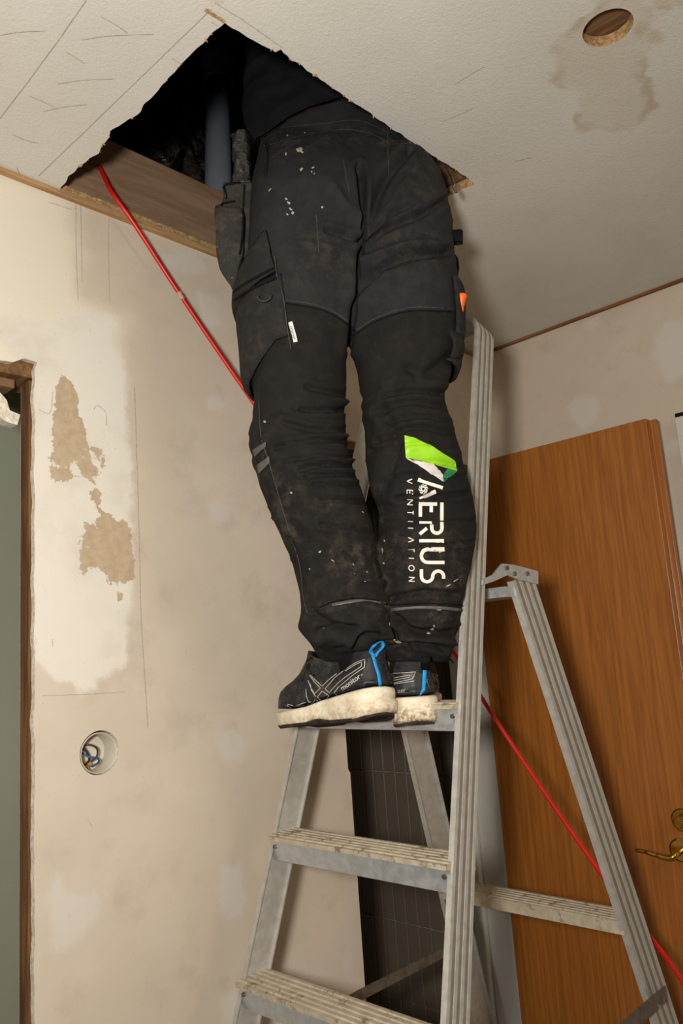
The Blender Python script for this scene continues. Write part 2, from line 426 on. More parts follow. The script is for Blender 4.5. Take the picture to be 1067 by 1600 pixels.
def strip_on(name, line, wid, mat, parent, to3, off, seed=0):  # thin drawn line lying on a surface
    L = spline([np.array(to3(*p)) for p in line], 5); V = []; Fc = []
    off = np.asarray(off, float)
    for i, p in enumerate(L):
        t_ = L[min(i+1, len(L)-1)]-L[max(i-1, 0)]; t_ /= np.linalg.norm(t_)
        nn = off/np.linalg.norm(off); s = np.cross(t_, nn); ww = wid*(.5+.25*noise.noise(Vector((i*.7, seed, 0))))
        p = p + s*.0006*noise.noise(Vector((i*.9, seed+5, 2)))
        V += [p-s*ww+off, p+s*ww+off]
    for i in range(len(L)-1): Fc.append((2*i, 2*i+1, 2*i+3, 2*i+2))
    return obj(name, V, Fc, mat, parent)
w3 = lambda x, y: onp(x, y, 1, YL); c3 = lambda x, y: onp(x, y, 2, ZC); r3 = lambda x, y: onp(x, y, 0, XR)
strip_on('crack', [(210, 605), (213, 700), (217, 830), (220, 960), (226, 1060), (231, 1138)], .0016, 'pencil_graphite', wl, w3, (0, -.0006, 0))
for k, ln in enumerate([[(66, 1087), (130, 1085), (196, 1081)], [(118, 320), (119, 400), (122, 470)], [(126, 320), (128, 440)], [(170, 340), (169, 380), (171, 470)], [(146, 640), (152, 634), (165, 645), (166, 665)],
                        [(60, 640), (78, 645), (82, 612)], [(76, 316), (95, 322), (112, 328)], [(135, 1280), (140, 1285), (144, 1292)], [(82, 998), (82, 1010)]]):
    strip_on('pencil_line', ln, .0011, 'pencil_graphite', wl, w3, (0, -.0006, 0), k+3)
# timber round the left doorway
jb = struct(box('trim_1', DX1-.004, DX1+.045, YL+.013, YL+.046, 0, DZ-.02, 'stud_timber', bev=.002), 'rough brown timber jamb stud of the left doorway')
box('jamb_back', DX1+.001, DX1+.045, YL+.047, YL+.056, 0, DZ-.02, 'gypsum_edge', jb)
hd = struct(box('trim_2', DX0, DX1+.045, YL+.013, YL+.10, DZ-.016, DZ+.10, 'raw_timber', bev=.002), 'rough timber head beam over the left doorway')
box('lintel_strip', DX0, DX1-.02, YL+.035, YL+.075, DZ-.032, DZ-.017, 'brown_reveal', hd)
gv = []
rr = random.Random(3)
gp = [(DX0, DZ-.048), (.47, DZ-.046), (.50, DZ-.052), (.52, DZ-.058), (.535, DZ-.075), (.545, DZ-.088), (.572, DZ-.092), (.576, DZ-.075), (.56, DZ-.068), (.552, DZ-.052), (.54, DZ-.036), (.50, DZ-.030), (DX0, DZ-.030)]
lump = [(x+.002*rr.uniform(-1, 1), z+.002*rr.uniform(-1, 1)) for x, z in dense(gp, .01)]
nL = len(lump); V = [(x, YL+.050, z) for x, z in lump]+[(x, YL+.075, z) for x, z in lump]
Fc = [tuple(range(nL)), tuple(range(nL, 2*nL))[::-1]]+[(i, (i+1) % nL, nL+(i+1) % nL, nL+i) for i in range(nL)]
fixn(obj('plaster_lump', V, Fc, 'gypsum_edge', hd))
struct(box('wall_beyond', -1.4, 1.2, 2.05, 2.15, 0, 2.6, 'green_wall_paint'), 'plain grey-green wall seen through the left doorway')
struct(box('wall_partition', 1.10, 1.16, YL+.10, 2.05, 0, 2.6, 'green_wall_paint'), 'grey-green side wall of the room beyond the left doorway')
# --- closet doorway: white frame, tiled wall
fr = struct(box('trim_3', OX1-.012, OX1+.03, YL+.0, YL+.085, 0, OZ, 'white_gloss_paint', bev=.006), 'white painted door frame post beside the tiled closet')
box('door_stop', OX1-.024, OX1+.02, YL+.085, YL+.125, 0, OZ-.02, 'white_gloss_paint', fr, .006)
struct(box('trim_4', OX0-.01, OX1+.03, YL+.0125, YL+.11, OZ-.018, OZ+.05, 'raw_timber', bev=.002), 'timber head of the closet doorway in the corner')
struct(box('wall_stud', OX0-.055, OX0-.012, YL+.0126, YL+.10, 0, OZ, 'stud_timber'), 'timber stud at the edge of the plasterboard by the closet')
tw = struct(box('wall_closet', 1.936, 2.0, YL+.10, 2.6, 0, 2.5, 'tile_grout'), 'closet wall of narrow dark grey upright tiles')
tv, tf = boxv(0, .006, 0, .0435, 0, .2165)
tm = obj('tile', tv, tf, 'dark_tile_glaze', tw)
tb = tm.modifiers.new('bevel', 'BEVEL'); tb.width = .0018; tb.segments = 1
first = True
for r in range(10):
    for c in range(19):
        y = 1.36+c*.0462; z = -.16+r*.2205+.0135
        if z < 0: continue
        o = tm if first else tm.copy()
        if not first: COL.objects.link(o)
        first = False
        o.location = (1.9305+rr.uniform(-.0005, .0005), y, z)
struct(box('wall_closet_back', 1.16, 2.0, 2.6, 2.7, 0, 2.5, 'brown_reveal'), 'dark plain back wall of the closet')

# --- right wall
P4 = dense([(Y0, 0), (YL, 0), (YL, ZC-.006), (Y0, ZC-.006)], .03)
V2, T2 = sheet2d([(Y0, 0), (YL, 0), (YL, ZC-.006), (Y0, ZC-.006)], [], .02)
V3 = np.stack([np.full(len(V2), XR), V2[:, 0], V2[:, 1]], 1)
rs = [[(885, 632), (905, 612), (930, 618), (942, 640), (932, 660), (908, 676), (892, 660)], [(1018, 530), (1030, 505), (1048, 496), (1090, 500), (1090, 590), (1040, 598), (1022, 565)],
      [(1034, 690), (1055, 680), (1064, 690), (1060, 712), (1042, 716)], [(1045, 850), (1067, 830), (1070, 880), (1050, 890)], [(905, 505), (935, 495), (940, 508), (910, 515)], [(772, 705), (790, 700), (790, 720), (775, 722)]]
z0 = np.full(len(V2), -1.0)
wr = obj('wall_right', V3, T2, 'bare_plasterboard', attrs=dict(skim=z0, flake=z0, haze=z0, soft=field(rs, V2, pr)))
if wr.data.polygons[0].normal.x > 0: wr.data.flip_normals()
sm = wr.modifiers.new('thickness', 'SOLIDIFY'); sm.thickness = .0125; sm.offset = -1
struct(wr, 'dim beige plasterboard wall with pale filler spots')
q = pr(1059, 652)
wf = struct(box('trim_5', XR-.028, XR, q[0]-.12, q[0], 0, q[1]-.006, 'white_gloss_paint', bev=.003), 'white painted frame edge on the right wall')
box('gap_shade_strip', XR-.010, XR-.001, q[0]-.12, q[0]+.003, q[1]-.006, q[1]+.008, 'void_dark', wf)  # solid dark strip painted in for the shade of the gap

# --- ceiling with cut hole and downlight hole
hp = [(351, 34), (440, 82), (428, 76), (520, 140), (600, 192), (660, 232), (742, 288)]
hpoly = [(350, 35), (392, 60), (424, 78), (430, 82), (441, 78), (444, 84), (520, 138), (600, 192), (668, 238), (712, 265), (742, 288), (707, 303), (640, 335), (560, 372), (500, 402)]
hpoly = [pc(*a) for a in hpoly]
yw_ = YL-.004
hpoly += [(hpoly[-1][0]+.05, yw_), (1.10, yw_), (.90, yw_), (.70, yw_), (pc(97, 292)[0], yw_)]
hpoly += [pc(*a) for a in [(108, 276), (130, 256), (152, 240), (165, 222), (172, 205), (195, 190), (218, 176), (228, 160), (250, 136), (276, 108), (300, 84), (326, 58)]]
hole = jag(hpoly, .006, .0035, 55)
hole[:, 1] = np.minimum(hole[:, 1], YL-.0035)
d0 = (pc(910, 45)+pc(988, 40)+pc(955, 14)+pc(945, 75))/4
drad = .036
dl = circ(d0[0], d0[1], drad, 40)
V2, T2 = sheet2d([(X0, Y0), (XR, Y0), (XR, YL), (X0, YL)], [hole, dl], .016)
V3 = np.stack([V2[:, 0], V2[:, 1], np.full(len(V2), ZC)], 1)
stains = [[(862, 75), (900, 45), (950, 0), (985, -30), (1010, 20), (1000, 70), (1015, 140), (1020, 170), (985, 205), (945, 198), (905, 205), (895, 185), (915, 165), (910, 140), (870, 128), (868, 110), (875, 95)],
          [(1003, 55), (1030, 48), (1030, 62), (1010, 68)], [(1020, 0), (1060, -10), (1065, 10), (1030, 18)], [(330, 0), (345, -6), (350, 6), (338, 10)]]
ce = obj('ceiling', V3, T2, None, mats=['textured_ceiling_paint', 'fibreboard_edge'], attrs=dict(stain=field(stains, V2, pc)))
if ce.data.polygons[0].normal.z > 0: ce.data.flip_normals()
sm = ce.modifiers.new('thickness', 'SOLIDIFY'); sm.thickness = .018; sm.offset = -1; sm.material_offset_rim = 1; sm.material_offset = 1
struct(ce, 'off-white board ceiling with a ragged square hole and brown water stain')
for k, ln in enumerate([[(135, 0), (70, 92), (0, 185)], [(330, 14), (200, 140), (60, 275)], [(336, 4), (385, 35), (441, 74)], [(158, 26), (180, 38), (200, 52)], [(102, 80), (118, 90), (132, 99)], [(46, 150), (66, 158), (86, 168)],
                        [(90, 131), (130, 125), (178, 123)], [(128, 62), (170, 56), (240, 53)], [(68, 174), (100, 167), (136, 163)], [(710, 132), (735, 116), (756, 104)], [(20, 210), (40, 219), (60, 224)],
                        [(0, 55), (30, 50), (70, 48)], [(270, 92), (278, 97), (284, 101)], [(330, 34), (340, 40)], [(690, 190), (715, 180), (740, 168)], [(805, 252), (830, 246)], [(26, 262), (30, 270)]]):
    strip_on('pencil_line', ln, .0013, 'pencil_graphite', ce, c3, (0, 0, -.0006), k+20)
# crumbs along the cut edge
for k in range(70):
    i = rr.randrange(len(hole)); p = hole[i]
    if p[1] > 1.2: continue
    s = rr.uniform(.0012, .0035); vv = [(p[0]+s*rr.uniform(-1, 1)*1.3, p[1]+s*rr.uniform(-1, 1)*1.3, ZC+rr.uniform(-.0035, .004)) for _ in range(6)]
    o = obj('board_crumb', vv, [(0, 1, 2), (0, 2, 3), (0, 3, 4), (1, 2, 5), (3, 4, 5), (0, 1, 5), (0, 4, 5), (2, 3, 5)], 'fibreboard_edge', ce)
# torn paper strip at the top corner of the hole
strip_on('torn_edge', [(320, 14), (332, 22), (344, 29), (351, 34)], .006, 'fibreboard_edge', ce, c3, (0, 0, -.0008), 60)
# battens in the wall-ceiling joint
b1 = struct(box('trim_6', X0, XR, YL-.012, YL+.012, ZC-.008, ZC+.004, 'batten_timber', bev=.001), 'thin raw wood batten along the joint of left wall and ceiling')
b2 = struct(box('trim_7', XR-.010, XR+.01, Y0, YL-.012, ZC-.007, ZC+.003, 'batten_dark_timber', bev=.001), 'thin brown batten along the joint of right wall and ceiling')
zp = ZC
def prism_y(poly_xz, y0, y1):
    n = len(poly_xz); V = [(x, y0, z) for x, z in poly_xz]+[(x, y1, z) for x, z in poly_xz]
    return V, [tuple(range(n)), tuple(range(n, 2*n))[::-1]]+[(i, (i+1) % n, n+(i+1) % n, n+i) for i in range(n)]
# added dark shell round the void above the ceiling, keeps light from leaking in
struct(box('wall_void_left', X0, 2.9, 2.7, 2.8, ZC-.4, 4.3, 'void_dark'), 'added dark panel closing the back of the roof void')
struct(box('wall_void_right', 2.0, 2.1, Y0, 2.7, ZC+.02, 4.3, 'void_dark'), 'added dark panel closing the right side of the roof void')
struct(box('wall_void_side', X0-.1, X0, Y0, 2.7, ZC+.02, 4.3, 'void_dark'), 'added dark panel closing the left side of the roof void')
struct(box('wall_void_back', X0, 2.1, Y0-.1, Y0, ZC+.02, 4.3, 'void_dark'), 'added dark panel closing the near side of the roof void')
struct(box('roof', X0-.1, 2.9, Y0-.1, 2.8, 4.3, 4.4, 'void_dark'), 'added dark lid closing the top of the void')
pk = tag(box('wall_plate', .2, 1.75, YL+.012, YL+.045, ZC+.002, ZC+.172, 'plank_timber', bev=.003), 'grey-brown rough plank standing on the wall inside the hole', 'beam')
tag(box('ceiling_joist', 1.232, 1.28, .2, YL+.01, ZC+.0185, ZC+.17, 'raw_timber', bev=.003), 'timber joist at the right corner of the hole', 'beam', 'joists above the ceiling')
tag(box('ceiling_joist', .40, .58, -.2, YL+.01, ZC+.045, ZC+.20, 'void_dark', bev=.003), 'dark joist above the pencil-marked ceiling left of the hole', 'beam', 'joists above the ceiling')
tag(box('noggin_board', d0[0]-.12, d0[0]+.12, d0[1]-.12, d0[1]+.12, ZC+.020, ZC+.045, 'raw_timber'), 'brown wood board behind the round downlight hole', 'board')

# crumpled foil behind the hole
n1, n2 = 90, 70; V = []; Fc = []
for j in range(n2):
    for i in range(n1):
        x = .15+1.75*i/(n1-1); s = j/(n2-1)
        z = ZC+.02+1.3*s; y = 1.66+.10*math.sin(x*5)+.05*s
        nv = noise.noise_vector(Vector((x*9, s*11, 1.7))); nf = noise.noise_vector(Vector((x*26, s*30, 4.2)))
        V.append((x+.01*nf.x, y+.09*nv.y+.05*abs(nf.y), z+.02*nv.z))
for j in range(n2-1):
    for i in range(n1-1): Fc.append((j*n1+i, j*n1+i+1, (j+1)*n1+i+1, (j+1)*n1+i))
fo = tag(obj('foil_sheet', V, Fc, 'crumpled_black_foil'), 'crumpled shiny black foil sheet hanging in the hole behind the pipe', 'foil')
V = []; Fc = []
for j in range(16):
    for i in range(14):
        a = i/13*math.pi*1.2; c0_ = onp(378, 262, 1, 1.345); nv = noise.noise_vector(Vector((i*.6, j*.6, 9)))
        rad = .022+.008*nv.x; V.append((c0_[0]+rad*math.cos(a)+.006*nv.y, c0_[1]-rad*math.sin(a), c0_[2]-.06+.15*j/15+.004*nv.z))
for j in range(15):
    for i in range(13): Fc.append((j*14+i, j*14+i+1, (j+1)*14+i+1, (j+1)*14+i))
t = NT('silver_foil'); t.out(srgb(150, 146, 138), .2, .9); t.bump(t.noise(70, 5, .7), 1.0, .01)
tag(obj('foil_duct', V, Fc, 'silver_foil', smooth=True), 'scrap of silver foil duct between the pipe and the worker', 'duct')
# pipe
pa = onp(341, 300, 1, 1.40); pipe = empty('waste_pipe', (pa[0], 1.40, pa[2]-.25))
tag(pipe, 'upright grey plastic drain pipe inside the ceiling hole', 'pipe')
pd = onp(341, 78, 1, 1.40)-pa; pd[1] = 0; pdn = pd/np.linalg.norm(pd); zt = np.linalg.norm(pd)
v, f = tube([pa-pdn*.25, pa+pdn*zt*.78], .0335, 28); kid(obj('pipe_shaft', v, f, 'grey_pvc', smooth=True), pipe)
v, f = tube([pa+pdn*(zt*.76), pa+pdn*(zt*.775), pa+pdn*(zt*.79), pa+pdn*(zt*.90), pa+pdn*(zt*.91), pa+pdn*(zt*.93), pa+pdn*(zt*1.25)], [.0345, .0375, .0385, .0385, .042, .042, .038], 28)
kid(obj('pipe_socket', v, f, 'grey_pvc', smooth=True), pipe)

# ------------------------------------------------------------------ round wall box with wires
sb = empty('junction_box', (so[0], YL+.02, so[1])); tag(sb, 'round open electrical wall box with loose wires in the beige wall', 'wall box')
rings = []
for rd, yy in ((.0325, .006), (.0335, .005), (.034, .007), (.033, .045), (.031, .046), (.030, .044), (.031, .008), (.0325, .006)):
    rings.append([(so[0]+.002+rd*math.cos(a), YL+yy, so[1]-.001+rd*math.sin(a)) for a in np.linspace(0, 2*math.pi, 36, endpoint=False)])
v, f = loft(rings, False); kid(obj('cup', v, f, 'socket_plastic', smooth=True), sb)
v, f = tube([(so[0]+.002, YL+.043, so[1]), (so[0]+.002, YL+.046, so[1])], .032, 36); kid(obj('cup_back', v, f, 'socket_plastic'), sb)
def wire(name, pts, r, mat):
    v, f = tube(spline([(so[0]+a, YL+b, so[1]+c) for a, b, c in pts], 8), r, 8); return kid(obj(name, v, f, mat, smooth=True), sb)
wire('wire', [(-.024, .034, .010), (-.010, .022, .014), (.004, .018, .006), (.006, .022, -.008), (-.002, .03, -.016)], .0017, 'brown_wire')
wire('wire', [(-.022, .032, .004), (-.010, .020, -.006), (.004, .016, -.010), (.008, .02, -.018), (.0, .03, -.024)], .0017, 'blue_wire')
wire('wire', [(-.026, .03, .012), (-.016, .024, .008), (-.008, .022, -.010), (-.012, .03, -.02)], .0017, 'black_wire')
v, f = tube([(so[0]-.028, YL+.036, so[1]+.010), (so[0]-.016, YL+.024, so[1]+.010)], .0055, 10); kid(obj('connector', v, f, 'black_wire'), sb)
vv = []; n = 7
for j in range(n):
    for i in range(n):
        nv = noise.noise_vector(Vector((i*.8, j*.8, 2))); vv.append((so[0]-.026+.024*i/(n-1)+.002*nv.x, YL+.024+.006*nv.y+.002*j, so[1]-.012-.016*j/(n-1)+.003*nv.z-.004*abs(i-3)/3))
ff = [(j*n+i, j*n+i+1, (j+1)*n+i+1, (j+1)*n+i) for j in range(n-1) for i in range(n-1)]
kid(obj('paper_scrap', vv, ff, 'brown_paper'), sb)
kid(box('wall_block', so[0]-.05, so[0]+.05, YL+.047, YL+.06, so[1]-.05, so[1]+.05, 'brown_paper'), sb)

# ------------------------------------------------------------------ wooden door standing open
dx = 1.858
fy, ftz = onp(1008, 650, 0, dx)[1], 2.062
prof = [(dx, fy), (dx, YL-.004), (dx+.040, YL-.004), (dx+.040, fy-.014), (dx+.026, fy-.014), (dx+.026, fy)]
n = len(prof); V = [(x, y, .012) for x, y in prof]+[(x, y, ftz) for x, y in prof]
Fc = [tuple(range(n))[::-1], tuple(range(n, 2*n))]+[(i, (i+1) % n, n+(i+1) % n, n+i) for i in range(n)]
dr = fixn(obj('door_1', V, Fc, 'varnished_door_wood')); bv = dr.modifiers.new('bevel', 'BEVEL'); bv.width = .0012; bv.segments = 2
struct(dr, 'varnished reddish-brown flush wooden door standing open in the corner')
hz = onp(1066, 1332, 0, dx)
v, f = tube(spline([hz+(.002, 0, .006), hz+(-.030, 0, .004), hz+(-.040, .004, 0), hz+(-.043, .014, -.004), hz+(-.043, .04, -.001), hz+(-.042, .066, .003), hz+(-.040, .088, .004)], 6),
            [.0075]*6+[.0072]*6+[.007]*6+[.0066]*6+[.0055]*6+[.0045]*7, 12)
hn = obj('door_handle', v, f, 'brass', dr, smooth=True); hn['label'] = 'brass lever handle'
v, f = tube([hz+(.001, 0, .006), hz+(-.006, 0, .006), hz+(-.008, 0, .006)], [.026, .026, .022], 24); obj('handle_rosette', v, f, 'brass', dr)
lz = onp(1068, 1281, 0, dx)
v, f = tube([lz+(.001, 0, 0), lz+(-.005, 0, 0), lz+(-.007, 0, 0)], [.026, .026, .023], 28); ro = obj('lock_rosette', v, f, 'brass', dr)
v, f = tube([lz+(-.006, .002, 0), lz+(-.016, .002, 0), lz+(-.018, .002, 0), lz+(-.026, .002, -.002), lz+(-.028, .002, -.002)], [.009, .009, .014, .013, .010], 12); obj('thumb_turn', v, f, 'brass', ro)

# ------------------------------------------------------------------ red cable
cp = [(148, 246, 1.30), (156, 262, 1.262), (172, 296, 1.225), (190, 322, 1.215), (215, 358, 1.215), (285, 466, 1.215), (393, 625, 1.17), (480, 745, 1.10), (600, 895, 1.03), (707, 1017, .97), (765, 1110, .93), (860, 1252, .85), (960, 1394, .765), (1030, 1482, .715), (1075, 1545, .68), (1150, 1640, .62)]
cpts = [onp(x, y, 1, yy) for x, y, yy in cp]
cpts = [cpts[0]+np.array([-.06, .10, .25])]+cpts+[np.array([2.0-.2, .45, .35]), np.array([1.7, .2, .006]), np.array([1.3, -.3, .006])]
rc = empty('power_cable', cpts[0]); tag(rc, 'red electric cable running from the ceiling hole past the ladder to the door', 'cable')
v, f = tube(spline(cpts, 10), .0042, 12); kid(obj('cable_sheath', v, f, 'red_cable', smooth=True), rc)
sc_ = spline([onp(279, 456, 1, 1.215), onp(282, 461, 1, 1.215), onp(285.5, 467, 1, 1.215)], 3)
v, f = tube(sc_, .0047, 12); kid(obj('tape_scrap', v, f, 'cable_tape', smooth=True), rc)

# ------------------------------------------------------------------ stepladder
TH = .322; LX0, LY, LW, LK = 1.031, .911, .176, .061
def lp(side, z): return np.array([LX0+math.tan(TH)*(z-1.55), LY+side*(LW-LK*(z-1.55)), z])
lad = empty('stepladder', (.8, LY, 0)); tag(lad, 'open aluminium double stepladder with hooped rails and dirty ribbed treads', 'ladder')
def channel_sweep(path, outward, nrm, depth, thick, flip=False, ribs=3):
    """C-profile swept along path: ribbed web facing outward, flanges at front and back."""
    wl_ = .0025; pr_ = []
    nseg = ribs*2-1 if False else ribs*2+1
    for k in range(nseg):
        a0 = depth*k/nseg; a1 = depth*(k+1)/nseg; b = 0.0 if k % 2 == 0 else .0005
        pr_ += [(a0+.0006, b), (a1-.0006, b)]
    pr_ += [(depth, thick), (depth-wl_, thick), (depth-wl_, wl_+.0016), (wl_, wl_+.0016), (wl_, thick), (0, thick)]
    n = len(pr_); V = []; Fc = []; mi = []
    for p, o_, nn in zip(path, outward, nrm):
        for a, b in pr_: V.append(p+nn*a-o_*b)
    for i in range(len(path)-1):
        for k in range(n):
            k2 = (k+1) % n; Fc.append((i*n+k, i*n+k2, (i+1)*n+k2, (i+1)*n+k))
            mi.append(1 if (k < 2*nseg-1 and (k//2) % 2 == 1 and k % 2 == 0) else 0)
    Fc.append(tuple(range(n))); mi.append(0); Fc.append(tuple((len(path)-1)*n+k for k in range(n))[::-1]); mi.append(0)
    return V, Fc, mi
tdir = np.array([math.sin(TH), 0, math.cos(TH)]); ndir = np.array([math.cos(TH), 0, -math.sin(TH)]); yd = np.array([0, 1., 0])
ZT = 1.55+.648; RB = .055                                     # hoop top and bend radius
path = []; outw = []
for z in np.linspace(.02, ZT-.055, 14): path.append(lp(-1, z))
for z in np.linspace(0, 1, 2): pass
def hoop_corner(side):
    base = lp(side, ZT-.055); pts = []
    for a in np.linspace(0, math.pi/2, 9)[1:]:
        pts.append(base+tdir*RB*math.sin(a)-side*yd*RB*(1-math.cos(a)))
    return pts
rc_ = hoop_corner(-1); lc_ = hoop_corner(1)
path += rc_
mid = [rc_[-1]+(lc_[-1]-rc_[-1])*s for s in (.25, .5, .75)]
path += mid + lc_[::-1] + [lp(1, z) for z in np.linspace(ZT-.055, .02, 14)]
path = [np.asarray(p) for p in path]
for i in range(len(path)):
    t_ = path[min(i+1, len(path)-1)]-path[max(i-1, 0)]; t_ /= np.linalg.norm(t_)
    o_ = np.cross(t_, ndir); o_ /= np.linalg.norm(o_)
    if o_@(path[i]-np.array([path[i][0], LY, ZT-.45])) < 0: o_ = -o_
    outw.append(o_)
v, f, mi = channel_sweep(path, outw, [ndir]*len(path), .054, .009)
o = fixn(obj('hoop_rail', v, f, None, mats=['ladder_aluminium', 'shaded_groove_aluminium'], mi=mi)); kid(o, lad)
# treads
def tread_profile(depth):
    P = [(-.012, 0.0), (-.012, -.007), (-.003, -.008), (-.001, -.040), (.001, -.041), (.003, -.009), (depth-.003, -.009), (depth-.003, -.022), (depth, -.022), (depth, 0)]
    k = 5; w_ = (depth+.006)/k
    for i in range(k)[::-1]:
        x1 = -.010+w_*(i+1); x0 = -.010+w_*i
        P += [(x1-.0004, .0), (x1-.0012, .0022), (x0+.0058, .0022), (x0+.0050, .0)]
    return P
SP = .212; Z1 = 1.55-.087
def add_tread(z, xf, ya, yb, depth, sgn=1, name='tread'):
    P = tread_profile(depth)
    root = []
    Ptop = P
    n = len(Ptop); V = [(xf+sgn*a, ya, z+b) for a, b in Ptop]+[(xf+sgn*a, yb, z+b) for a, b in Ptop]
    Fc = [tuple(range(n)), tuple(range(n, 2*n))[::-1]]+[(i, (i+1) % n, n+(i+1) % n, n+i) for i in range(n)]
    mi = [0, 0]+[1 if i in (2, 3, 4) else 0 for i in range(n)]
    o = obj(name, V, Fc, None, mats=['tread_aluminium', 'flange_aluminium'], mi=mi); fixn(o); kid(o, lad)
    for yy in (ya+.004, yb-.004):
        v, f = tube([(xf-sgn*.006, yy+.006*(1 if yy < LY else -1), z-.018), (xf+sgn*.002, yy+.006*(1 if yy < LY else -1), z-.018)], .0035, 10); rv = obj('rivet', v, f, 'steel_screw', None); rv.parent = o; rv.matrix_parent_inverse = Matrix.Translation(lad.location).inverted() if False else Matrix.Identity(4)
        rv.matrix_parent_inverse = o.matrix_parent_inverse.copy() if False else Matrix.Identity(4)
    return o
for k in range(-1, 7):
    z = Z1-k*SP
    a = lp(-1, z); b = lp(1, z)
    add_tread(z, a[0]-.002, a[1]+.003, b[1]-.003, .058)
# rear frame
def rp(side, z): return np.array([1.238-.30*(z-1.55), LY+side*(LW-LK*(z-1.55)), z])
rt = np.array([-.30, 0, 1.0]); rt /= np.linalg.norm(rt); rn = np.array([rt[2], 0, -rt[0]])
for side in (-1, 1):
    pth = [rp(side, z) for z in (1.655, 1.3, .8, .02)]
    v, f, mi = channel_sweep(pth, [np.array([0, side, 0.])]*4, [rn]*4, .072, .012)
    o = fixn(obj('rear_leg', v, f, None, mats=['ladder_aluminium', 'shaded_groove_aluminium'], mi=mi)); kid(o, lad)
for k in range(0, 4):
    z = 1.55-.515+.33*0-(k-1)*.262 if k else 1.615
    if k == 0: continue
    z = 1.55-.50-(k-1)*.33
    a = rp(-1, z); b = rp(1, z)
    add_tread(z, a[0]+.060, a[1]+.003, b[1]-.003, .056, -1, 'rear_tread')
a = rp(-1, 1.635)
o = box('hinge_tread', a[0]-.03, a[0]+.05, a[1]+.004, rp(1, 1.635)[1]-.004, 1.628, 1.646, 'flange_aluminium'); kid(o, lad)
# hinge plates
for side in (-1, 1):
    yy = lp(side, 1.66)[1]+side*.0006
    base = [(768, 898), (782, 881), (800, 883), (820, 888), (838, 893), (838, 913), (808, 906), (790, 899), (768, 909), (752, 914), (752, 906)]
    yq = lp(-1, 1.66)[1]-.0006
    pts = [onp(x, y, 1, yq) for x, y in base]
    nn = len(pts); V = [(p[0], yy, p[2]) for p in pts]+[(p[0], yy+side*.004, p[2]) for p in pts]
    Fc = [tuple(range(nn)), tuple(range(nn, 2*nn))[::-1]]+[(i, (i+1) % nn, nn+(i+1) % nn, nn+i) for i in range(nn)]
    o = fixn(obj('hinge_plate', V, Fc, 'flange_aluminium')); kid(o, lad)
    for q in ((788, 888), (820, 897), (800, 897)):
        p = onp(*q, 1, yq); v, f = tube([(p[0], yy+side*.003, p[2]), (p[0], yy+side*.0075, p[2])], .004, 10); r_ = obj('rivet', v, f, 'steel_screw'); r_.parent = o
# spreader straps
def strap(p, q, wv, name='spreader_strap'):
    p = np.asarray(p); q = np.asarray(q); d = (q-p)/np.linalg.norm(q-p); s = np.cross(d, [0, 1., 0]); s /= np.linalg.norm(s)
    V = []
    for e in (p, q):
        for a, b in ((-1, -1), (1, -1), (1, 1), (-1, 1)): V.append(e+s*wv*a+np.array([0, .0018*b, 0]))
    o = obj(name, V, [(0, 1, 2, 3), (7, 6, 5, 4), (0, 4, 5, 1), (1, 5, 6, 2), (2, 6, 7, 3), (3, 7, 4, 0)], 'rusty_strap_steel'); fixn(o); return kid(o, lad)
yl_ = 1.095
strap(onp(560, 1556, 1, yl_+.005), onp(712, 1478, 1, yl_+.005), .009)
strap(onp(1040, 1552, 1, .682), onp(880, 1690, 1, .682), .012)
strap(onp(560, 1556, 1, yl_+.005), onp(520, 1580, 1, yl_+.005), .009)


# ------------------------------------------------------------------ the worker
FH = np.array([_W[0], _W[1], 0]); FH /= np.linalg.norm(FH)      # horizontal view direction
RH = np.array([FH[1], -FH[0], 0])                               # horizontal, to the right
def ring(xl, xr, y, D, depth, n=40, back=.5, pw_=2.3, tilt=0.0):
    """body section seen between the pixels xl and xr of row y; depth = front-back half size / half width"""
    c = at((xl+xr)/2, y, D); hw = (xr-xl)/2/F*D; out = []; fd = ray((xl+xr)/2, y); fd = fd/np.linalg.norm(fd)
    for k in range(n):
        a = 2*math.pi*k/n; ca, sa = math.cos(a), math.sin(a)
        s = (abs(ca)**pw_+abs(sa)**pw_)**(-1/pw_)
        out.append(c+_R*hw*ca*s+fd*hw*depth*sa*s)
    return out
def rows_loft(rows, n=40):
    R_ = []
    P = np.array(rows, float); ys = P[:, 2]
    yy = np.arange(ys[0], ys[-1], 9 if ys[-1] > ys[0] else -9)
    order = np.argsort(ys)
    for y in list(yy)+[ys[-1]]:
        v = [np.interp(y, ys[order], P[order, j]) for j in range(P.shape[1])]
        R_.append(ring(v[0], v[1], y, v[3], v[4], n))
    return loft(R_)
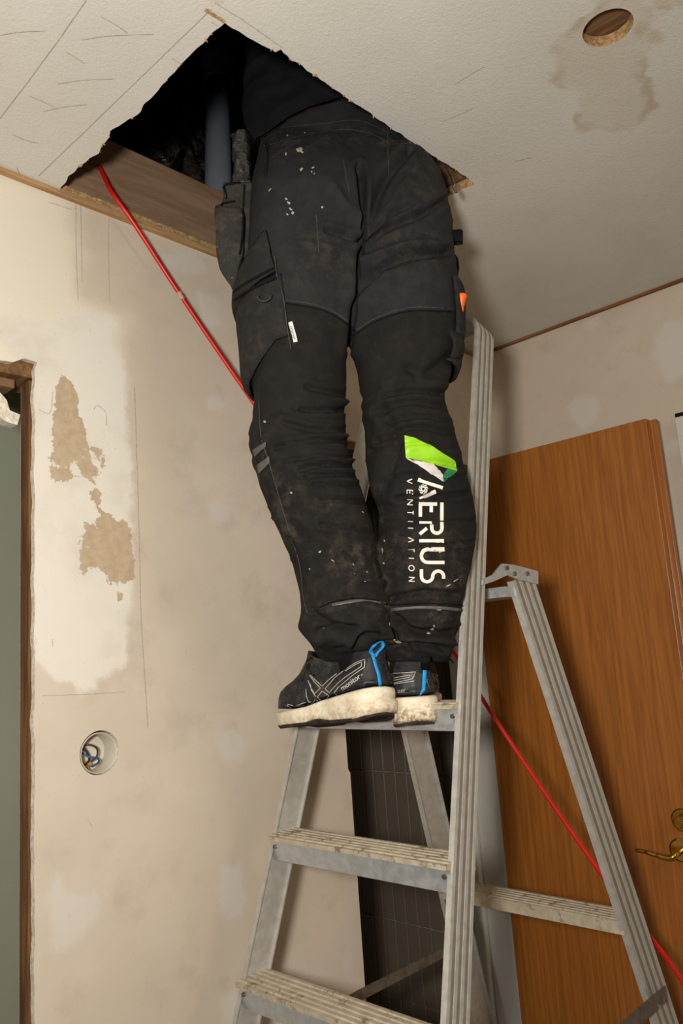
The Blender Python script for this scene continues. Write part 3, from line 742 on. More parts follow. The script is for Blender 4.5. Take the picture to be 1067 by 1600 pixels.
# xl, xr, y, forward depth, thickness ratio
LEFT = [(430, 540, 190, 1.445, .8), (414, 556, 212, 1.425, 1.0), (404, 566, 238, 1.405, 1.15), (394, 574, 280, 1.390, 1.30), (390, 574, 330, 1.375, 1.25), (388, 571, 380, 1.36, 1.15), (385, 567, 430, 1.345, 1.05), (383, 563, 470, 1.335, 1.0),
        (384, 555, 505, 1.325, 1.0), (385, 545, 528, 1.32, 1.0), (387, 540, 550, 1.31, 1.0), (391, 541, 590, 1.30, 1.0), (395, 539, 620, 1.295, 1.0), (393, 537, 650, 1.29, 1.0), (391, 540, 690, 1.285, 1.0), (396, 549, 725, 1.28, 1.0), (404, 560, 755, 1.275, 1.0),
        (418, 571, 790, 1.27, 1.0), (430, 581, 820, 1.265, 1.0), (443, 587, 848, 1.262, .98), (453, 591, 870, 1.26, .95), (462, 596, 900, 1.255, .95), (470, 603, 930, 1.25, .95), (468, 607, 955, 1.247, .95), (467, 606, 975, 1.245, .95),
        (474, 602, 995, 1.245, .92), (484, 588, 1006, 1.25, .72), (492, 568, 1018, 1.255, .6), (503, 545, 1033, 1.258, .5)]
RIGHT = [(560, 618, 190, 1.46, .9), (552, 640, 212, 1.44, 1.05), (550, 660, 232, 1.43, 1.2), (550, 688, 262, 1.415, 1.2), (549, 703, 310, 1.40, 1.28), (548, 706, 350, 1.39, 1.2), (546, 711, 400, 1.375, 1.1), (543, 714, 440, 1.365, 1.05), (541, 716, 480, 1.355, 1.0),
         (544, 716, 525, 1.345, .98), (549, 711, 550, 1.335, .95), (558, 703, 585, 1.325, .95), (564, 693, 615, 1.32, .98), (566, 699, 640, 1.315, 1.0), (568, 712, 680, 1.31, 1.0), (572, 722, 720, 1.305, 1.0), (578, 735, 760, 1.30, .98),
         (594, 743, 800, 1.29, .98), (593, 744, 830, 1.285, .98), (592, 740, 860, 1.28, .98), (596, 731, 900, 1.275, .98), (603, 722, 940, 1.27, 1.0), (606, 718, 965, 1.268, 1.0), (604, 712, 990, 1.266, 1.0), (602, 706, 1015, 1.265, .98), (605, 700, 1034, 1.265, .95)]
PELV = [(440, 670, 425, 1.40, .35), (400, 700, 395, 1.39, .55), (391, 704, 350, 1.40, .68), (393, 702, 300, 1.415, .70), (398, 686, 262, 1.43, .70), (405, 662, 230, 1.45, .72), (412, 640, 200, 1.465, .74), (418, 622, 165, 1.48, .76), (424, 610, 120, 1.495, .78)]
tmp = join([rows_loft(LEFT), rows_loft(RIGHT), rows_loft(PELV)])
def remesh(vf, vox, name='tmp'):
    o = fixn(obj(name, vf[0], vf[1], 'black_knit'))
    md = o.modifiers.new('r', 'REMESH'); md.mode = 'VOXEL'; md.voxel_size = vox
    dg = bpy.context.evaluated_depsgraph_get(); e = o.evaluated_get(dg); me = e.to_mesh()
    nv = len(me.vertices); V = np.empty(nv*3, np.float32); me.vertices.foreach_get('co', V); V = V.reshape(-1, 3).astype(float)
    Fq = [tuple(p.vertices) for p in me.polygons]; e.to_mesh_clear()
    md_ = o.data; bpy.data.objects.remove(o); bpy.data.meshes.remove(md_)
    return V, Fq
def quads(Fq): return np.array([q if len(q) == 4 else (q[0], q[1], q[2], q[2]) for q in Fq])
def smooth(V, Q, it, lam=.5):
    E = np.concatenate([Q[:, [0, 1]], Q[:, [1, 2]], Q[:, [2, 3]], Q[:, [3, 0]]]); E = E[E[:, 0] != E[:, 1]]
    cnt = np.zeros(len(V)); np.add.at(cnt, E[:, 0], 1); np.add.at(cnt, E[:, 1], 1)
    for _ in range(it):
        A = np.zeros_like(V); np.add.at(A, E[:, 0], V[E[:, 1]]); np.add.at(A, E[:, 1], V[E[:, 0]])
        V = V+lam*(A/cnt[:, None]-V)
    return V
def vnormals(V, Q):
    n = np.cross(V[Q[:, 2]]-V[Q[:, 0]], V[Q[:, 3]]-V[Q[:, 1]]); N = np.zeros_like(V)
    for k in range(4): np.add.at(N, Q[:, k], n)
    return N/(np.linalg.norm(N, axis=1)[:, None]+1e-12)
def fnoise(P, seed): return np.array([noise.noise(Vector((p[0], p[1], p[2]+seed))) for p in P])

TV, TQf = remesh(tmp, .0036); TQ = quads(TQf)
TV = smooth(TV, TQ, 8)
N = vnormals(TV, TQ); PX = proj(TV)
facing = np.clip(((CAM-TV)/np.linalg.norm(CAM-TV, axis=1)[:, None]*N).sum(1)*3, 0, 1)
disp = np.zeros(len(TV))
# general soft unevenness
disp += .0022*fnoise(TV*14, 1.0)
# bands of sideways creases: (row from, row to, amplitude, frequency along the leg, around)
yy = PX[:, 1]; lat = (TV@RH); dep = TV@FH
def band(y0, y1, soft_): return np.clip((yy-y0)/soft_, 0, 1)*np.clip((y1-yy)/soft_, 0, 1)
isR = PX[:, 0] > np.interp(yy, [0, 450, 545, 640, 760, 860, 1040], [560, 553, 543, 553, 570, 592, 606])
def ridges(fz, fl, slope, seed, warp=.5):
    q = np.stack([lat*fl+seed, dep*fl, (TV[:, 2]+slope*lat)*fz], 1)
    w_ = fnoise(q*.35, seed+7)*warp
    q[:, 2] += w_
    n_ = fnoise(q, seed); return .5-np.abs(n_)**.8*1.6
R1 = ridges(30, 5, .12, 3.1, 1.2); R2 = ridges(30, 5, -.25, 9.7, 1.2); R3 = ridges(17, 6, .3, 5.3, 1.5); R4 = ridges(14, 5, -.6, 15.3, 1.5)
kneeL = band(585, 800, 60)*~isR; kneeR = band(560, 760, 70)*isR
disp += .0062*R1*kneeL + .0052*R2*kneeR
ank = band(935, 1045, 35); disp += .0085*R3*ank
calf = band(770, 940, 50); disp += .0018*ridges(10, 4, .1, 21.0)*calf
but = band(250, 470, 70); disp += (.0060*R4*isR+.0022*R4*~isR)*but
# single folds read from the photograph: polyline, width, height (negative = crease)
folds = []
def fold(pts, w_, h): folds.append((pts, w_, h))
for ln in [[(560, 265), (566, 330), (562, 400), (556, 450), (550, 500), (545, 545)]]: fold(ln, 8, -.010)
fold([(566, 270), (568, 330), (566, 380)], 5, -.003)
fold([(640, 235), (610, 270), (590, 310), (578, 350)], 10, -.007); fold([(655, 260), (625, 300), (600, 345), (575, 375)], 10, .005)
fold([(700, 310), (660, 335), (610, 355), (580, 375)], 8, -.006); fold([(640, 322), (600, 345), (580, 362)], 7, -.005)
fold([(700, 395), (650, 400), (610, 412), (575, 435), (560, 455)], 10, -.007); fold([(690, 385), (640, 385), (600, 395), (570, 415)], 9, .005)
fold([(590, 425), (575, 440), (562, 465)], 8, -.004)
fold([(510, 360), (530, 365), (550, 375), (560, 380)], 6, -.006); fold([(450, 375), (500, 385), (545, 390)], 9, .003)
fold([(520, 290), (540, 320), (558, 345)], 10, .004)
# left knee pit
for ln, w_, h in [([(480, 605), (510, 612), (545, 618)], 6, -.004), ([(470, 640), (500, 642), (540, 640)], 5, -.007), ([(500, 628), (525, 626), (545, 630)], 6, .005), ([(440, 660), (490, 672), (540, 672)], 5, -.004),
                 ([(430, 700), (480, 690), (540, 690)], 4, -.005), ([(480, 682), (515, 680), (542, 682)], 4, .004), ([(440, 722), (490, 714), (546, 716)], 4, -.005), ([(470, 735), (510, 728), (550, 730)], 5, -.0055),
                 ([(480, 722), (515, 720), (548, 722)], 4, .004), ([(480, 746), (520, 742), (556, 744)], 5, -.005), ([(490, 757), (530, 756), (560, 760)], 4, -.005), ([(500, 783), (540, 782), (568, 788)], 4, -.005), ([(490, 770), (530, 770), (562, 774)], 7, .003),
                 ([(500, 820), (540, 824), (582, 832)], 4, -.004)]: fold(ln, w_, h)
fold([(432, 818), (445, 835), (455, 850), (458, 865)], 6, -.008); fold([(425, 790), (440, 810), (452, 830)], 9, .004)
# right knee pit
for ln, w_, h in [([(600, 620), (640, 612), (690, 615)], 5, -.004), ([(590, 645), (640, 628), (695, 635)], 6, -.004), ([(610, 660), (660, 650), (705, 662)], 5, -.004), ([(590, 690), (650, 668), (712, 680)], 5, -.004),
                 ([(580, 705), (620, 700), (660, 692), (716, 700)], 4, -.003), ([(625, 725), (680, 722), (722, 728)], 4, -.003), ([(610, 745), (660, 742), (725, 745)], 4, -.0035), ([(620, 778), (680, 776), (740, 768)], 5, -.005),
                 ([(600, 815), (680, 816), (744, 812)], 3.5, -.0035), ([(606, 858), (650, 858), (738, 846)], 3.5, -.0035), ([(600, 640), (620, 700), (600, 760)], 12, -.004), ([(640, 575), (660, 590), (700, 560)], 14, -.005)]: fold(ln, w_, h)
fold([(598, 600), (640, 590), (690, 600)], 12, .004)
# ankles
for ln, w_, h in [([(490, 955), (520, 940), (560, 935), (600, 945)], 6, -.003), ([(500, 985), (540, 980), (590, 985)], 8, -.006), ([(545, 995), (570, 980), (600, 990)], 7, .007), ([(490, 960), (520, 975), (560, 990), (590, 1000)], 8, -.005),
                 ([(530, 1005), (560, 995), (595, 990)], 6, -.006), ([(480, 960), (490, 985), (510, 1010)], 7, .004), ([(560, 905), (585, 905), (602, 915)], 8, .004), ([(540, 915), (565, 902), (595, 905)], 4, -.003),
                 ([(610, 935), (660, 925), (710, 928)], 6, -.005), ([(620, 965), (650, 985), (690, 990), (710, 985)], 7, -.006), ([(615, 1000), (640, 1000), (680, 995), (706, 1005)], 8, .006), ([(630, 975), (665, 975), (700, 965)], 8, .005),
                 ([(615, 1010), (650, 1003), (690, 1012)], 6, -.006), ([(610, 985), (625, 1000), (640, 1015)], 6, -.005)]: fold(ln, w_, h)
for pts, w_, h in folds:
    L = np.array([p[:2] for p in spline([np.array(p, float) for p in pts], 4)]); d = ldist(PX, L)
    disp += facing*(1.8*h*np.exp(-(d/(w_*.62))**2) - (.8*h*np.exp(-((d-1.5*w_)/(w_*.9))**2) if h < 0 else 0))
TV = TV+N*disp[:, None]
TV = smooth(TV, TQ, 1, .4)
# material fields: darker lower panel, dust
PX = proj(TV); yy = PX[:, 1]
bl = np.interp(PX[:, 0], [380, 448, 490, 520, 545, 560, 590, 640, 716], [470, 474, 480, 492, 505, 520, 500, 484, 486])
panel = np.clip((yy-bl)/2.5+.5, 0, 1)
dust = .12*np.ones(len(TV))
def dab(x, y, rx, ry, a, rot=0.0):
    dx_ = PX[:, 0]-x; dy_ = yy-y; c, s = math.cos(rot), math.sin(rot)
    return a*np.exp(-(((dx_*c+dy_*s)/rx)**2+((dy_*c-dx_*s)/ry)**2))
for q in [(520, 215, 90, 14, .7, -.1), (430, 215, 40, 14, .5, .6), (660, 215, 30, 12, .7), (610, 222, 25, 8, 1.0), (500, 400, 45, 40, .55), (640, 390, 60, 40, .45), (660, 280, 40, 60, .3), (445, 770, 25, 30, .8), (455, 825, 14, 20, 1.0), (415, 710, 14, 30, .7), (590, 800, 10, 40, .9),
          (560, 860, 60, 40, .5), (510, 790, 16, 10, .8), (660, 870, 70, 50, .55), (700, 910, 40, 14, 1.1, -.3), (690, 860, 30, 10, .9, -.4), (680, 965, 14, 22, 1.1), (620, 1005, 22, 10, .9), (545, 945, 60, 14, .6), (600, 955, 10, 30, .8), (640, 775, 12, 10, .6), (470, 950, 20, 30, .4), (550, 890, 40, 30, .6), (420, 460, 30, 30, .4)]:
    dust += dab(*q)
pers_body_parent = None
trousers_attrs = dict(panel=panel, dust=np.clip(dust, 0, 1.2))

# body inside the clothes: one continuous skinned figure, arms up in the roof void
def skin_body():
    hipc = at(548, 300, 1.41)
    LA = LEFT_HEEL+(LEFT_TOE_TIP-LEFT_HEEL)*.27+np.array([0, 0, .12]); RA = RIGHT_HEEL+rd*.07+np.array([0, 0, .12]); LK_ = at(478, 720, 1.285); RK_ = at(645, 690, 1.31); LH = at(475, 380, 1.37); RH_ = at(630, 380, 1.385)
    lfo = LEFT_TOE; rfo = RIGHT_TOE
    sp = [at(*q) for q in ((548, 310, 1.425), (528, 200, 1.47), (514, 60, 1.52), (518, -60, 1.59), (520, -170, 1.65), (520, -260, 1.69), (520, -310, 1.715), (520, -400, 1.76))]
    up = (sp[4]-sp[0])/np.linalg.norm(sp[4]-sp[0]); sh = sp[4]
    V = [tuple(p) for p in sp]; E = [(i, i+1) for i in range(len(sp)-1)]; R_ = [.07, .075, .08, .085, .07, .05, .075, .06]
    def chain(root, pts, rad):
        pr_ = root
        for p, r_ in zip(pts, rad):
            V.append(tuple(p)); E.append((pr_, len(V)-1)); R_.append(r_); pr_ = len(V)-1
        return pr_
    chain(0, [LH, LK_, LA, lfo], [.06, .045, .022, .018]); chain(0, [RH_, RK_, RA, rfo], [.06, .045, .022, .018])
    for s in (-1, 1):
        a = sh+RH*s*.15; el = a+RH*s*.06+FH*.06+np.array([0, 0, .24]); wr_ = el+FH*.16-RH*s*.06+np.array([0, 0, .17])
        hnd = wr_+FH*.03+np.array([0, 0, .06])
        h = chain(4, [a, el, wr_, hnd], [.04, .034, .024, .022])
        for k in range(4):
            b = hnd+RH*((k-1.5)*.02)+np.array([0, 0, .035]); chain(h, [b, b+np.array([0, 0, .03])+FH*.012, b+np.array([0, 0, .05])+FH*.03], [.009, .0085, .008])
        chain(h, [hnd-RH*s*.04, hnd-RH*s*.055+np.array([0, 0, .03])], [.011, .009])
    me = bpy.data.meshes.new('person'); me.from_pydata(V, E, []); o = bpy.data.objects.new('person', me); COL.objects.link(o)
    md = o.modifiers.new('skin', 'SKIN'); md.use_smooth_shade = True
    for i, sv in enumerate(me.skin_vertices[0].data): sv.radius = (R_[i], R_[i]); sv.use_root = (i == 0)
    sb_ = o.modifiers.new('sub', 'SUBSURF'); sb_.levels = 1; sb_.render_levels = 1
    me.materials.append(MATS['skin'])
    dg = bpy.context.evaluated_depsgraph_get(); nm = bpy.data.meshes.new_from_object(o.evaluated_get(dg)); o.modifiers.clear(); o.data = nm; nm.name = 'person'
    if not nm.materials: nm.materials.append(MATS['skin'])
    return o, hipc, up, sh

# shoes -----------------------------------------------------------------------
def foot_halfwidth(t, side):                                  # t 0 heel .. 1 toe; side +1 outer, -1 inner
    k = [0, .02, .06, .12, .22, .38, .52, .66, .78, .88, .94, .98, 1.0]
    o_ = [0, .020, .031, .036, .037, .037, .043, .050, .050, .041, .030, .017, 0]
    i_ = [0, .020, .031, .036, .036, .032, .034, .042, .044, .037, .027, .015, 0]
    return np.interp(t, k, o_ if side > 0 else i_)
def shoe(name, heel, toe_dir, upv, L, side_left, scale_h=1.0):
    """heel = point under the back of the heel on the ground side; builds midsole, outsole, upper"""
    u = np.array(toe_dir, float); u /= np.linalg.norm(u); wv = np.asarray(upv, float); wv = wv-u*(wv@u); wv /= np.linalg.norm(wv)
    lv = np.cross(wv, u)                                       # to the wearer's left
    if not side_left: pass
    outs = 1 if side_left else -1
    to = lambda a, b, c: heel+u*a+lv*b*1.0+wv*c
    ts = np.concatenate([np.linspace(0, .03, 4), np.linspace(.06, .94, 22), np.linspace(.97, 1, 4)])
    def outline(u0, u1, kw, n=None):
        pl_ = [(u0+(u1-u0)*t_, outs*kw*foot_halfwidth(t_, 1)) for t_ in ts]
        pm_ = [(u0+(u1-u0)*t_, -outs*kw*foot_halfwidth(t_, -1)) for t_ in ts[::-1][1:-1]]
        return pl_+pm_
    def thick(a):                                              # midsole top height along the shoe
        return np.interp(a/L, [0, .08, .3, .42, .55, .8, 1], [.050, .047, .041, .038, .031, .027, .031])
    def base(a):                                               # underside: heel bevel, arch, toe spring
        return np.interp(a/L, [0, .06, .14, .36, .46, .56, .85, 1], [.010, .004, .0, .001, .006, .001, .001, .012])
    g = []
    low = []
    for s_, kw, du in ((0, .97, .0), (.12, 1.0, .002), (.35, 1.015, .004), (.55, .985, .001), (.75, 1.01, .003), (.93, 1.0, .002), (1.0, .94, -.002)):
        rg = []
        for a, b in outline(-du, L+du, kw):
            h0, h1 = base(a)+.004, thick(a); hh = h0+(h1-h0)*s_
            if a < .04 and s_ < .5: a -= .004*(1-s_)
            rg.append(to(a, b*1.04, hh)); low.append(1-s_)
        g.append(rg)
    v, f = loft(g); ms = fixn(obj('midsole', v, f, 'dirty_white_midsole', smooth=True, attrs=dict(low=low, mud=[(.45 if side_left else 1.0)]*len(low))))
    g = []
    for s_, kw in ((0, .93), (.3, .985), (1, .99)):
        g.append([to(a, b*1.03, base(a)+.006*s_-.001) for a, b in outline(.003, L-.002, kw)])
    v, f = loft(g); osl = fixn(obj('outsole', v, f, 'black_outsole'))
    # upper: stacked outlines
    g = []
    H = [(.028, .0, 1.0, .97), (.040, -.001, .995, .99), (.052, .0, .985, .99), (.062, .002, .965, .96), (.070, .004, .91, .92), (.078, .006, .82, .88), (.086, .007, .765, .84), (.094, .008, .725, .80), (.102, .008, .70, .78), (.110, .006, .68, .77), (.118, .003, .67, .77), (.126, .001, .655, .78)]
    for i, (h, a0, fr_, kw) in enumerate(H):
        rg = []
        for (a, b), (ar, br) in zip(outline(a0, L*fr_, kw), outline(0, L, 1)):
            # front height falls towards the collar dip at the ankle
            dip = .024*math.sin(math.pi*min(1, max(0, (a/L-.06)/.56))) if h > .08 else 0
            hh = max(h*scale_h-dip*(h-.08)/.039 if h > .08 else h*scale_h, thick(min(max(a, 0), L))-.006+.4*h)if h < .05 else h*scale_h-dip*max(0, (h-.08)/.046)
            bw = b*(1.0 if h < .07 else (1-.05*(h-.07)/.05))
            rg.append(to(a, bw, hh))
        g.append(rg)
    last = g[-1]; cen = sum(np.array(p) for p in last)/len(last)
    g.append([np.array(p)*.90+cen*.10-wv*.003 for p in last]); g.append([np.array(p)*.86+cen*.14-wv*.03 for p in last])
    v, f = loft(g); nf = len(ts)*2-2
    mi = [0 if i < nf*(len(H)) else 1 for i in range(len(f))]
    upp = fixn(obj('upper', v, f, None, smooth=True, mats=['black_shoe_mesh', 'collar_lining'], mi=mi))
    return ms, osl, upp, to

# --- shoe frames
def solve_toe(heel, px, L):
    lo, hi = None, None; best = None
    for D in np.arange(1.05, 1.7, .002):
        p = at(px[0], px[1], D); e = abs(np.linalg.norm(p-heel)-L)
        if (p-heel)@FH > 0 and (best is None or e < best[0]): best = (e, p)
    return best[1]
LEFT_HEEL = at(606, 1124, 1.19); SL = .272
LEFT_TOE_TIP = solve_toe(LEFT_HEEL, (449, 1140), SL)
RIGHT_HEEL = at(652, 1140, 1.205)
rd = np.array([.76, .65, .07]); rd /= np.linalg.norm(rd)
LEFT_TOE = LEFT_HEEL+(LEFT_TOE_TIP-LEFT_HEEL)*.72+np.array([0, 0, .04]); RIGHT_TOE = RIGHT_HEEL+rd*.2+np.array([0, 0, .04])

person, hipc, upb, shc = skin_body()
tag(person, 'worker in black trousers and trainers standing on the ladder, upper body inside the ceiling', 'person')

trousers = obj('trousers', TV, TQf, 'charcoal_work_cloth', person, smooth=True, attrs=trousers_attrs)
trousers['label'] = 'dusty charcoal work trousers'
# --- sweater
SW = [(389, 650, 222, 1.455, .74), (384, 650, 195, 1.465, .76), (382, 645, 165, 1.475, .76), (384, 640, 130, 1.49, .76), (388, 636, 95, 1.50, .76), (392, 632, 50, 1.52, .78), (392, 640, -20, 1.56, .75), (388, 650, -100, 1.60, .72), (392, 652, -180, 1.64, .66), (420, 620, -240, 1.67, .55), (468, 570, -275, 1.69, .6), (485, 555, -300, 1.70, .7)]
parts = [rows_loft(SW)]
def limb(pts, rad):
    P = spline(pts, 8); r_ = np.interp(np.linspace(0, 1, len(P)), np.linspace(0, 1, len(rad)), rad); return tube(P, list(r_), 20)
for s in (-1, 1):
    a = shc+RH*s*.15; el = a+RH*s*.06+FH*.06+np.array([0, 0, .24]); wr_ = el+FH*.15-RH*s*.05+np.array([0, 0, .17]); parts.append(limb([a-RH*s*.06, a, el, wr_], [.08, .085, .065, .045]))
SV, SQf = remesh(join(parts), .0055); SQ = quads(SQf); SV = smooth(SV, SQ, 5); SN = vnormals(SV, SQ)
SV = SV+SN*(.006*(1-np.abs(fnoise(SV*np.array([8, 8, 16]), 2.0))*2.2)+.002*fnoise(SV*30, 4))[:, None]
hemx = [370, 384, 398, 420, 450, 480, 530, 560, 660]; hemy = [196, 198, 217, 205, 183, 168, 153, 149, 149]
sp_ = proj(SV); yh = np.interp(sp_[:, 0], hemx, hemy); near = (SV-CAM)@_W < np.interp(sp_[:, 1], [0, 250], [1.54, 1.47])+.03
cut = (sp_[:, 1] > yh) & (sp_[:, 1] < 260)
snap = cut & (sp_[:, 1] < yh+9) & near
for i in np.where(snap)[0]:
    D_ = (SV[i]-CAM)@_W; SV[i] = at(sp_[i, 0], yh[i], D_); cut[i] = False
SQf = [q for q in SQf if not any(cut[i] for i in q)]
used = sorted({i for q in SQf for i in q}); rm = {o_: k for k, o_ in enumerate(used)}; SV = SV[used]; SQf = [tuple(rm[i] for i in q) for q in SQf]
sw = obj('sweater', SV, SQf, 'black_knit', person, smooth=True)
hc = at(520, -385, 1.75)
rg = []
for a in np.linspace(-1, 1, 16):
    rr_ = math.sqrt(max(0, 1-a*a)); rg.append([hc+np.array([0, 0, 1])*a*.115+(RH*math.cos(t_)*.078+FH*math.sin(t_)*.096)*max(rr_, .02) for t_ in np.linspace(0, 2*math.pi, 24, endpoint=False)])
v, f = loft(rg); obj('hair', [p+np.array([0, 0, .02])-FH*.012 for p in v], f, 'dark_hair', person, smooth=True)

# --- projecting prints, seams and patches on to the cloth
def bvh_of(*objs):
    V = []; Fc = []
    for o in objs:
        k = len(V); V += [v_.co.copy() for v_ in o.data.vertices]; Fc += [tuple(i+k for i in p.vertices) for p in o.data.polygons]
    return BVHTree.FromPolygons(V, Fc)
BT = bvh_of(trousers)
def cast(bv_, x, y, off, D0=1.3):
    h = bv_.ray_cast(Vector(CAM), Vector(ray(x, y)))
    if h[0] is None:
        h = bv_.find_nearest(Vector(at(x, y, D0)))
    n_ = h[1]
    if n_.dot(Vector(CAM)-h[0]) < 0: n_ = -n_
    return np.array(h[0]+n_*off)
def decal(name, poly, mat, bv_, parent, off=.0008, step=3.0, thick=0, D0=1.3):
    V2, T2 = sheet2d([np.array(p, float) for p in poly], [], step)
    o = obj(name, [cast(bv_, x, y, off, D0) for x, y in V2], T2, mat, parent, smooth=True)
    if thick:
        s_ = o.modifiers.new('thickness', 'SOLIDIFY'); s_.thickness = thick; s_.offset = 0
    return o
def stroke_geo(line, wid, bv_, off, n=4, D0=1.3, sub=True, wfn=None, lift=None):
    L = [p[:2] for p in spline([np.array(p, float) for p in line], n)] if sub else [np.array(p, float) for p in line]
    if not sub:
        M = []
        for i in range(len(L)-1):
            k = max(1, int(np.linalg.norm(L[i+1]-L[i])/3)); M += [L[i]+(L[i+1]-L[i])*j/k for j in range(k)]
        L = M+[L[-1]]
    V = []; Fc = []
    for i, p in enumerate(L):
        t_ = L[min(i+1, len(L)-1)]-L[max(i-1, 0)]; t_ = t_/(np.linalg.norm(t_)+1e-9); s_ = np.array([-t_[1], t_[0]])*wid/2
        if wfn: s_ = s_*wfn(i/(len(L)-1))
        for q in (p-s_, p, p+s_): V.append(cast(bv_, q[0], q[1], off, D0))
    for i in range(len(L)-1):
        for k in range(2): Fc.append((3*i+k, 3*i+k+1, 3*i+k+4, 3*i+k+3))
    return V, Fc
def stroke(name, line, wid, mat, bv_, parent, off=.0008, thick=0, D0=1.3, **k):
    v, f = stroke_geo(line, wid, bv_, off, D0=D0, **k); o = obj(name, v, f, mat, parent, smooth=True)
    if thick:
        s_ = o.modifiers.new('thickness', 'SOLIDIFY'); s_.thickness = thick; s_.offset = 0
    return o
T = trousers
# seams
for ln in [[(604, 190), (606, 230), (606, 275)], [(398, 232), (425, 226), (470, 213), (540, 203), (585, 212), (610, 226)], [(440, 200), (500, 194), (560, 189), (606, 207), (640, 209), (676, 232), (698, 262)],
           [(425, 247), (470, 218)], [(607, 226), (650, 227), (690, 258)], [(536, 250), (545, 300)], [(494, 335), (497, 375), (498, 395)]]:
    stroke('seam', ln, 1.2, 'seam_thread', BT, T, .0009)
for ln in [[(447, 474), (490, 481), (520, 492), (543, 507)], [(557, 521), (590, 501), (640, 486), (704, 487)]]:
    stroke('panel_seam', ln, 2.2, 'seam_dark', BT, T, .0010, .0012)
    stroke('seam', [(x, y-5) for x, y in ln], 1.0, 'seam_thread', BT, T, .0009)
stroke('seam', [(405, 625), (408, 680), (420, 720), (436, 775), (452, 830), (468, 880), (474, 930), (480, 958)], 1.4, 'seam_thread', BT, T, .0008)
stroke('belt', [(402, 218), (424, 205), (453, 185), (482, 171), (530, 156), (575, 152)], 6, 'belt_leather', BT, T, .003, .002, 1.45)
# lower leg zips
for ln, w_ in [([(500, 950), (520, 940), (560, 934), (588, 938), (604, 943)], 2.0), ([(519, 946), (560, 939), (582, 939), (604, 943)], 4.5), ([(609, 945), (660, 942), (720, 945)], 2.0), ([(611, 953), (650, 949), (690, 950), (719, 953)], 5.0)]:
    stroke('zip', ln, w_, 'zip_tape' if w_ > 3 else 'seam_dark', BT, T, .0018, .0015)
# reflective knee straps
decal('reflective_strap', [(396, 703), (416, 690), (416, 698), (399, 714)], 'reflective_tape', BT, T, .0015, 3, .001)
decal('reflective_strap', [(402, 727), (421, 713), (422, 723), (405, 741)], 'reflective_tape', BT, T, .0015, 3, .001)

# cargo pocket on the outside of the left thigh, wrapped round the leg
def leg_axis(rows, y):
    P = np.array(rows, float); o_ = np.argsort(P[:, 2]); v = [np.interp(y, P[o_, 2], P[o_, j]) for j in range(5)]
    return v
def cast_side(rows, th, y, off):
    v = leg_axis(rows, y); c = at((v[0]+v[1])/2, y, v[3]); d = RH*math.sin(th)-FH*math.cos(th)
    h = BT.ray_cast(Vector(c+d*.4), Vector(-d))
    if h[0] is None: h = BT.find_nearest(Vector(c+d*.1))
    n_ = h[1] if h[1].dot(Vector(d)) > 0 else -h[1]
    return np.array(h[0])+np.array(n_)*off
def th_of(rows, x, y):
    v = leg_axis(rows, y); return math.asin(max(-1, min(1, (x-(v[0]+v[1])/2)/((v[1]-v[0])/2))))
def wrap_patch(name, rows, poly, mat, off, thick, parent, puff=0.0):
    """poly of (x pixel or ('t', degrees), row)"""
    q = [((math.radians(p[0][1]) if isinstance(p[0], tuple) else th_of(rows, p[0], p[1]))*60, p[1]) for p in poly]
    V2, T2 = sheet2d([np.array(p, float) for p in q], [], 5.0); e = np.minimum(1, np.maximum(0, sdist(V2, np.array(q)))/12)
    V = [cast_side(rows, a/60, y, off+puff*ee) for (a, y), ee in zip(V2, e)]
    z_ = np.zeros(len(V)); o = obj(name, V, T2, mat, parent, smooth=True, attrs=dict(panel=z_+.45, dust=z_+.35))
    s_ = o.modifiers.new('thickness', 'SOLIDIFY'); s_.thickness = thick; s_.offset = 0; return o
pk_ = wrap_patch('cargo_pocket', LEFT, [(446, 466), (451, 510), (457, 553), (437, 557), (424, 573), (405, 596), (392, 610), (('t', -110), 612), (('t', -150), 590), (('t', -150), 470), (('t', -90), 476), (410, 470)], 'charcoal_work_cloth', .006, .005, T, .007)
fl_ = wrap_patch('pocket_flap', LEFT, [(432, 404), (436, 440), (442, 466), (415, 474), (398, 483), (388, 490), (('t', -110), 492), (('t', -150), 480), (('t', -150), 440), (('t', -95), 450), (400, 432)], 'charcoal_work_cloth', .016, .004, T, .004)
BP = bvh_of(trousers)
for ln in [[(384, 462), (405, 447), (436, 428)], [(386, 474), (410, 458), (439, 442)]]:
    stroke('flap_pleat', ln, 3, 'seam_dark', BT, T, .0230, .001)
stroke('pocket_seam', [(433, 404), (437, 440), (445, 468), (450, 510), (456, 550)], 1.6, 'seam_thread', BT, T, .0095)
# D-ring
c0_ = cast(BT, 424, 471, .022); rg = [c0_+RH*.0105*math.cos(a)-_U*(.008*math.sin(a)+.002)-FH*.004 for a in np.linspace(-.3, math.pi+.3, 14)]
v, f = tube(rg, .0022, 8); obj('d_ring', v, f, 'black_wire', T, smooth=True)
# woven tag
tg = stroke('fabric_tag', [(454, 504), (457, 515), (460, 526), (462, 536)], 6.4, 'white_tag', BT, T, .0035, .0008); tg['label'] = 'small white woven tag'
BG = bvh_of(tg)
parts = []
for i in range(9):
    y = 510.5+i*2.35; x = 455.2+i*.62; w_ = 2.4+.6*math.sin(i*2.1)
    parts.append(stroke_geo([(x-w_/2, y+.25), (x+w_/2, y-.25)], 1.0, BG, .0006, sub=False)); parts.append(stroke_geo([(x-w_/2+(i % 3), y-.8), (x-w_/2+(i % 3), y+.9)], .8, BG, .0006, sub=False))
v, f = join(parts); inks = obj('tag_lettering', v, f, 'black_ink', tg)
